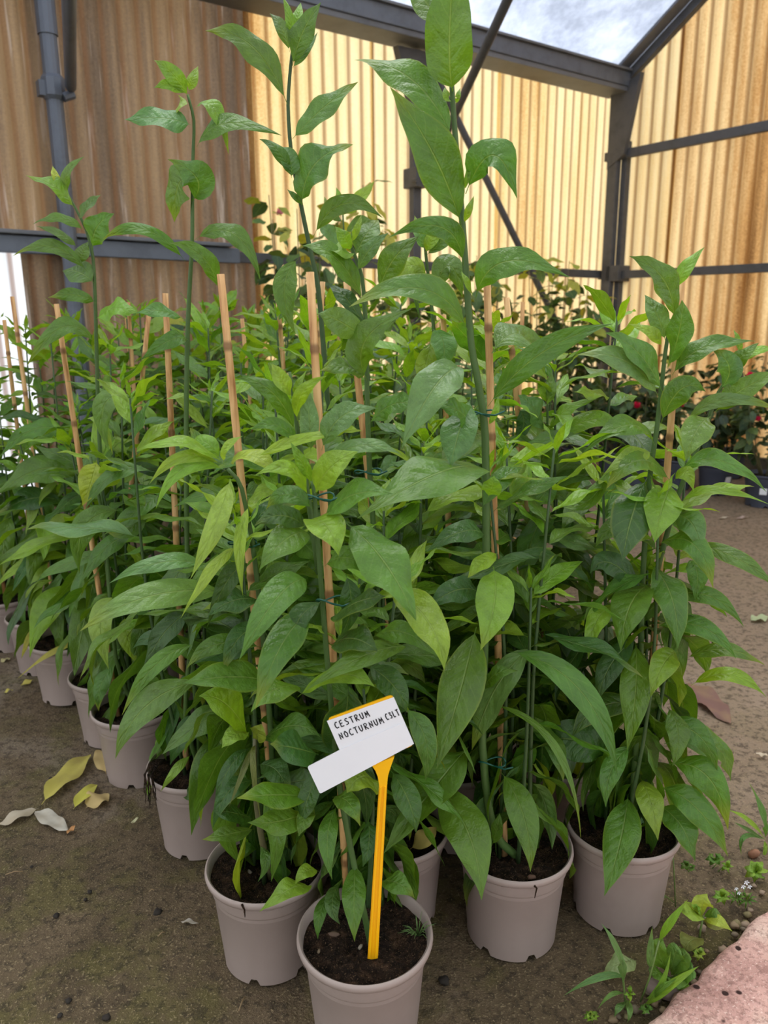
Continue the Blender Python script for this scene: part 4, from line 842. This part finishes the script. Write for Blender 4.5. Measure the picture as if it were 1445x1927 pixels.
weed('leafy_weed', 'upright weed with yellow-green pointed leaves and red stem', (1315, 1772), [((1322, 1722), (1322, 1700), (1331, 1682), 27, 'y'), ((1322, 1724), (1300, 1715), (1281, 1716), 22, 'y', -.02), ((1325, 1730), (1350, 1732), (1378, 1753), 22, 'y', -.03), ((1324, 1732), (1345, 1735), (1362, 1748), 28, 'b', -.01), ((1315, 1765), (1298, 1772), (1286, 1792), 28, 'b', -.03), ((1325, 1725), (1345, 1718), (1358, 1725), 18, 'g'), ((1322, 1720), (1312, 1705), (1308, 1712), 14, 'l')],
     [([(1315, 1772), (1318, 1750), (1323, 1724)], .0018)])
weed('seedling', 'small bright yellow-green seedling rosette before the slab edge', (1315, 1806), ring(1315, 1796, 15, 14, 7, 11, 'y'))
weed('seedling', 'bright green seedling rosette near the mid slab edge', (1358, 1700), ring(1358, 1688, 20, 17, 7, 14, 'l', .4))
weed('seedling', 'light green round-leaved rosette at the right picture edge', (1424, 1650), ring(1422, 1640, 24, 22, 7, 20, 'l', .8))
weed('clover_weed', 'clover-like weed behind the rightmost pot', (1340, 1635), ring(1345, 1618, 20, 14, 6, 13, 'g') + ring(1368, 1632, 14, 14, 5, 9, 'l'), [([(1340, 1635), (1352, 1622)], .001), ([(1340, 1650), (1375, 1618)], .001)])
weed('clover_weed', 'thin creeping weed with tiny leaves beside the rightmost pot', (1270, 1705), ring(1290, 1630, 12, 10, 5, 10, 'g') + ring(1300, 1635, 10, 8, 4, 9, 'g', .5) + ring(1240, 1690, 16, 8, 6, 7, 'g') + ring(1222, 1688, 10, 6, 5, 6, 'p'), [([(1271, 1706), (1269, 1660), (1266, 1602)], .0011), ([(1268, 1698), (1245, 1680), (1222, 1670)], .0009)])
weed('flowering_weed', 'fine-leaved weed with tiny white flowers by the slab', (1398, 1700), ring(1385, 1690, 22, 16, 9, 5, 'g') + ring(1405, 1695, 24, 18, 9, 5, 'g', .3), [([(1395, 1700), (1402, 1670)], .0008), ([(1392, 1700), (1386, 1678)], .0008)], flowers=[(1404, 1660, .004), (1398, 1668, .0035), (1410, 1668, .0035), (1385, 1672, .003), (1390, 1680, .003)])
weed('grass_weed', 'pale grass clump at the right edge above the weeds', (1440, 1585), [((1440, 1580), (1410, 1545), (1370, 1524), 7, 'l'), ((1440, 1580), (1405, 1560), (1382, 1548), 5, 'p'), ((1440, 1575), (1435, 1530), (1409, 1472), 8, 'p'), ((1436, 1580), (1400, 1575), (1395, 1610), 8, 'p', -.03), ((1438, 1582), (1440, 1600), (1432, 1622), 7, 'l', -.03)])
weed('seedling', 'tiny leafy seedlings at the foot of the grass near the slab corner', (1205, 1910), ring(1185, 1872, 12, 18, 4, 11, 'l') + ring(1215, 1900, 16, 10, 6, 11, 'g'))
weed('seedling', 'bright small cushion weed at the bottom edge', (1110, 1922), ring(1112, 1914, 18, 12, 9, 9, 'l') + ring(1110, 1912, 9, 7, 5, 8, 'y', .5))
weed('seedling', 'seedling sprouting from the soil of the rightmost pot', (1122, 1580), [((1122, 1556), (1112, 1552), (1106, 1566), 11, 'l'), ((1122, 1552), (1132, 1540), (1142, 1540), 9, 'g'), ((1122, 1550), (1112, 1540), (1102, 1545), 9, 'g')], [([(1128, 1562), (1122, 1550)], .001)]).location.z = .0
tb = onz(786, 1762, .15); tf = empty('grass_tuft', tb); tag(tf, 'tuft of fine needle grass sprouting from the foremost pot', 'grass', None)
for k in range(26):
    r = rnd; a_ = r.uniform(0, 6.28); l = r.uniform(.012, .03); e_ = V3((math.cos(a_) * l, math.sin(a_) * l * .8, r.uniform(.006, .026)))
    q = MB(); q.tube([V3(), e_ * .55 + UP * .006, e_], [.0007, .0006, .0002], 4); o = q.build('blade', M['stem'], tf, True); o.color = (.11, .20, .05, 1)
# root wisps hanging over a rim
r_o, root = PLANTS['P6']; q = MB()
for k in range(9):
    x = 277 + k * 2.2; pts = [aty(x + 14, 1430, 1.300), aty(x + 4, 1438, 1.278), aty(x - 4 - k % 3 * 3, 1458, 1.262), aty(x - 6 + k % 4 * 2, 1486, 1.262), aty(x - 2 + rnd.uniform(-4, 4), 1500 + rnd.uniform(0, 25), 1.262)]
    q.tube([p - root for p in pts], [.0022, .002, .0016, .001, .0004], 5)
o = q.build('trailing_roots', M['soil'], r_o, True)
for pk, px_, yy in (('P2', [(455, 1702), (460, 1712), (461, 1726)], 0), ('P4', [(1005, 1666), (1010, 1672), (1006, 1690)], 0)):
    r_o, root = PLANTS[pk]; q = MB(); Y_ = root.y - .094
    q.tube([aty(x, y, Y_) - root for x, y in px_], [.0018, .0014, .0006], 5); q.build('trailing_roots', M['soil'], r_o, True)
# chips of bark on the front pots' soil
for i, (pk, x, y, w, c) in enumerate([('P1', 628, 1757, 22, (.16, .10, .07)), ('P1', 678, 1782, 12, (.3, .26, .2)), ('P2', 470, 1640, 14, (.25, .2, .17)), ('P4', 1000, 1650, 20, (.17, .09, .06)), ('P1', 600, 1790, 10, (.22, .16, .1))]):
    r_o, root = PLANTS[pk]; p = onz(x, y, .155)
    o = blob('bark_chip', p - root, (w * .0004, w * .0002, .003), c, i + 60, None, None, None); o.parent = r_o; o.rotation_euler.z = i * 1.1
dl = hero_leaf(PLANTS['P3'][0], PLANTS['P3'][1], (772, 1598), (800, 1575), (822, 1556), 34, 1.08, .03, (.42, .34, .12), 955, mat='dry', name='dried_leaf')

# ------------------------------------------------------------------ background shrubs
LEAF2 = []
for sd_ in range(4):
    r = random.Random(sd_); pos = lambda q, c=.25 + .15 * sd_: V3((q, 0, -c * q * q)); frm = lambda q: (V3((0, 1, 0)), V3((0, 0, 1)))
    me = leaf_geo('leaf', pos, frm, .30, .2, .15, 7, 2, sd_, .12, .62, .8); me.materials.append(M['small_leaf']); LEAF2.append(me)
DPOT = pot_mesh('dark_pot', .105, .175, 'dark_pot')
def rose(me_name, mat, s, seed):
    q = MB(); r = random.Random(seed)
    for k in range(14):
        a_ = k * 2.4; el = .2 + 1.2 * (1 - k / 14); d = V3((math.cos(a_) * math.cos(el), math.sin(a_) * math.cos(el), math.sin(el))); sd_ = UP.cross(d).normalized(); n_ = d.cross(sd_)
        q.add([V3(), d * s * .6 + sd_ * s * .45 + n_ * s * .1, d * s * 1.05 + n_ * s * .2, d * s * .6 - sd_ * s * .45 + n_ * s * .1], [(0, 1, 2, 3)])
    me = mesh(me_name, q.v, q.f); me.materials.append(M[mat]); return me
ROSE = {('pink', .04): rose('flower', 'pink', .04, 1), ('pink', .025): rose('flower', 'pink', .025, 2), ('pale_pink', .035): rose('flower', 'pale_pink', .035, 3)}
def shrub(loc, h, rad, n, label, seed, cols, L=.07, flowers=(), pot=True, tag_side=None, group='dark-potted shrubs along the gable wall', z0=.24, yellow_tip=0.0, nst=6):
    r = random.Random(seed); r_o = empty('potted_shrub', loc); tag(r_o, label, 'potted shrub', group); root = V3(loc)
    o = link('pot', DPOT, r_o); o.rotation_euler.z = seed
    o = link('soil', SOILS[seed % 3], r_o); o.scale = (1.08, 1.08, 1.03)
    if tag_side is not None:
        q = MB(); tv = V3((math.cos(tag_side), math.sin(tag_side), 0)); sv = UP.cross(tv)
        for a_, z_ in ((0, 0),): q.box(tv * .092 - sv * .018 + UP * .075, sv * .036, tv * .003, UP * .035 + tv * .006)
        q.build('price_tag', M['white_label'], r_o)
    tips = []
    for k in range(nst):
        a_ = 6.283 * k / nst + r.uniform(-.4, .4); e_ = V3((math.cos(a_) * rad * r.uniform(.3, 1), math.sin(a_) * rad * r.uniform(.3, 1), h * r.uniform(.75, 1.0)))
        b_ = V3((math.cos(a_) * .02, math.sin(a_) * .02, .15)); md = b_.lerp(e_, .5) + V3((e_.x * .2, e_.y * .2, .02))
        s, P = stem_obj(r_o, V3(), [b_, md, e_], .005, .0018, 'w'); tips.append((s, P))
    for k in range(n):
        s, P = tips[k % nst]; t = z0 + (1 - z0) * r.random() ** .8; p = along(P, t); az = r.uniform(0, 6.283)
        p = p + V3((math.cos(az), math.sin(az), r.uniform(-.3, .5))) * r.uniform(0, .06)
        o = link('leaf', LEAF2[k % 4], s); l = L * r.uniform(.6, 1.2)
        o.matrix_basis = Matrix.Translation(p) @ Matrix.Rotation(az, 4, 'Z') @ Matrix.Rotation(-r.uniform(-.7, .6), 4, 'Y') @ Matrix.Rotation(r.uniform(-.6, .6), 4, 'X') @ Matrix.Diagonal((l, l, l, 1))
        c_ = cols[r.randrange(len(cols))]
        if t > .9 and r.random() < yellow_tip: c_ = (.34, .38, .05)
        o.color = jitter(c_, r)
    for (mat, sz, p) in flowers:
        o = link('flower', ROSE[(mat, sz)], r_o); o.location = V3(p) - root; o.rotation_euler = (.5, 0, seed)
    return r_o
DK = [(.035, .075, .028), (.05, .10, .04), (.065, .12, .04), (.03, .06, .03)]
row = [((1085, 892), 'second-nearest the corner, behind the inner plants', None), ((1152, 899), 'below the corner post', None), ((1198, 909), 'under the largest pink flower', None), ((1270, 917), 'just left of the one with a white tag', None),
       ((1343, 927), 'with a white price tag facing the aisle', -1.2), ((1432, 950), 'cut by the right picture edge', -2.0), ((1024, 880), 'nearest the back wall', None)]
for i, ((x, y), lb, tg) in enumerate(row):
    p = onz(x, y)
    fl = []
    if i == 2: fl = [('pink', .04, aty(1196, 768, p.y - .05))]
    if i == 3: fl = [('pink', .025, aty(1283, 766, p.y))]
    if i == 5: fl = [('pink', .025, aty(1428, 792, p.y - .1)), ('pink', .025, aty(1412, 708, p.y + .1))]
    if i == 0: fl = [('pink', .025, aty(1076, 758, p.y))]
    shrub(p, .56 + .05 * (i % 3), .22, 190, f'dark leafy shrub in a slate pot {lb}', 300 + i, DK, .075, fl, tag_side=tg)
for i, t in enumerate((.45, .85, 1.3, 1.75, 2.2)):
    p = pg(t, 0, .26 + .05 * (i % 2)); shrub(p, .70 + .06 * (i % 3), .22, 150, f'shrub against the gable wall, {["first", "second", "third", "fourth", "fifth"][i]} from the corner post', 330 + i, DK, .07, [('pink', .025, p + V3((0, -.1, .7)))] if i == 3 else [], yellow_tip=.2)
MID = [(.05, .11, .04), (.08, .16, .05), (.10, .18, .05), (.045, .09, .04)]
for i, (s, h, fl) in enumerate([(3.45, 1.15, 0), (2.92, 1.66, 1), (2.55, 1.66, 2), (2.1, 1.25, 0), (1.62, 1.4, 0), (1.15, 1.4, 0), (.75, 1.15, 0)]):
    p = pb(s, 0, .45 + .08 * (i % 2))
    f = [('pale_pink', .035, aty(530, 404, p.y))] if fl == 2 else ([('pink', .025, aty(434, 443, p.y))] if fl == 1 else [])
    shrub(p, h, .26, 190, ['loose shrub behind the block nearest the round post', 'loose shrub with yellow young tips before the brown and cream sheets', 'loose shrub with a pale pink flower against the cream wall', 'low loose shrub behind the block left of the middle post',
          'loose shrub standing at the middle post', 'loose shrub behind the tallest plant by the diagonal brace', 'loose shrub behind the block near the wall corner'][i], 360 + i, MID, .10, f, group='loose shrubs along the back wall', z0=.35, yellow_tip=.7, nst=7)
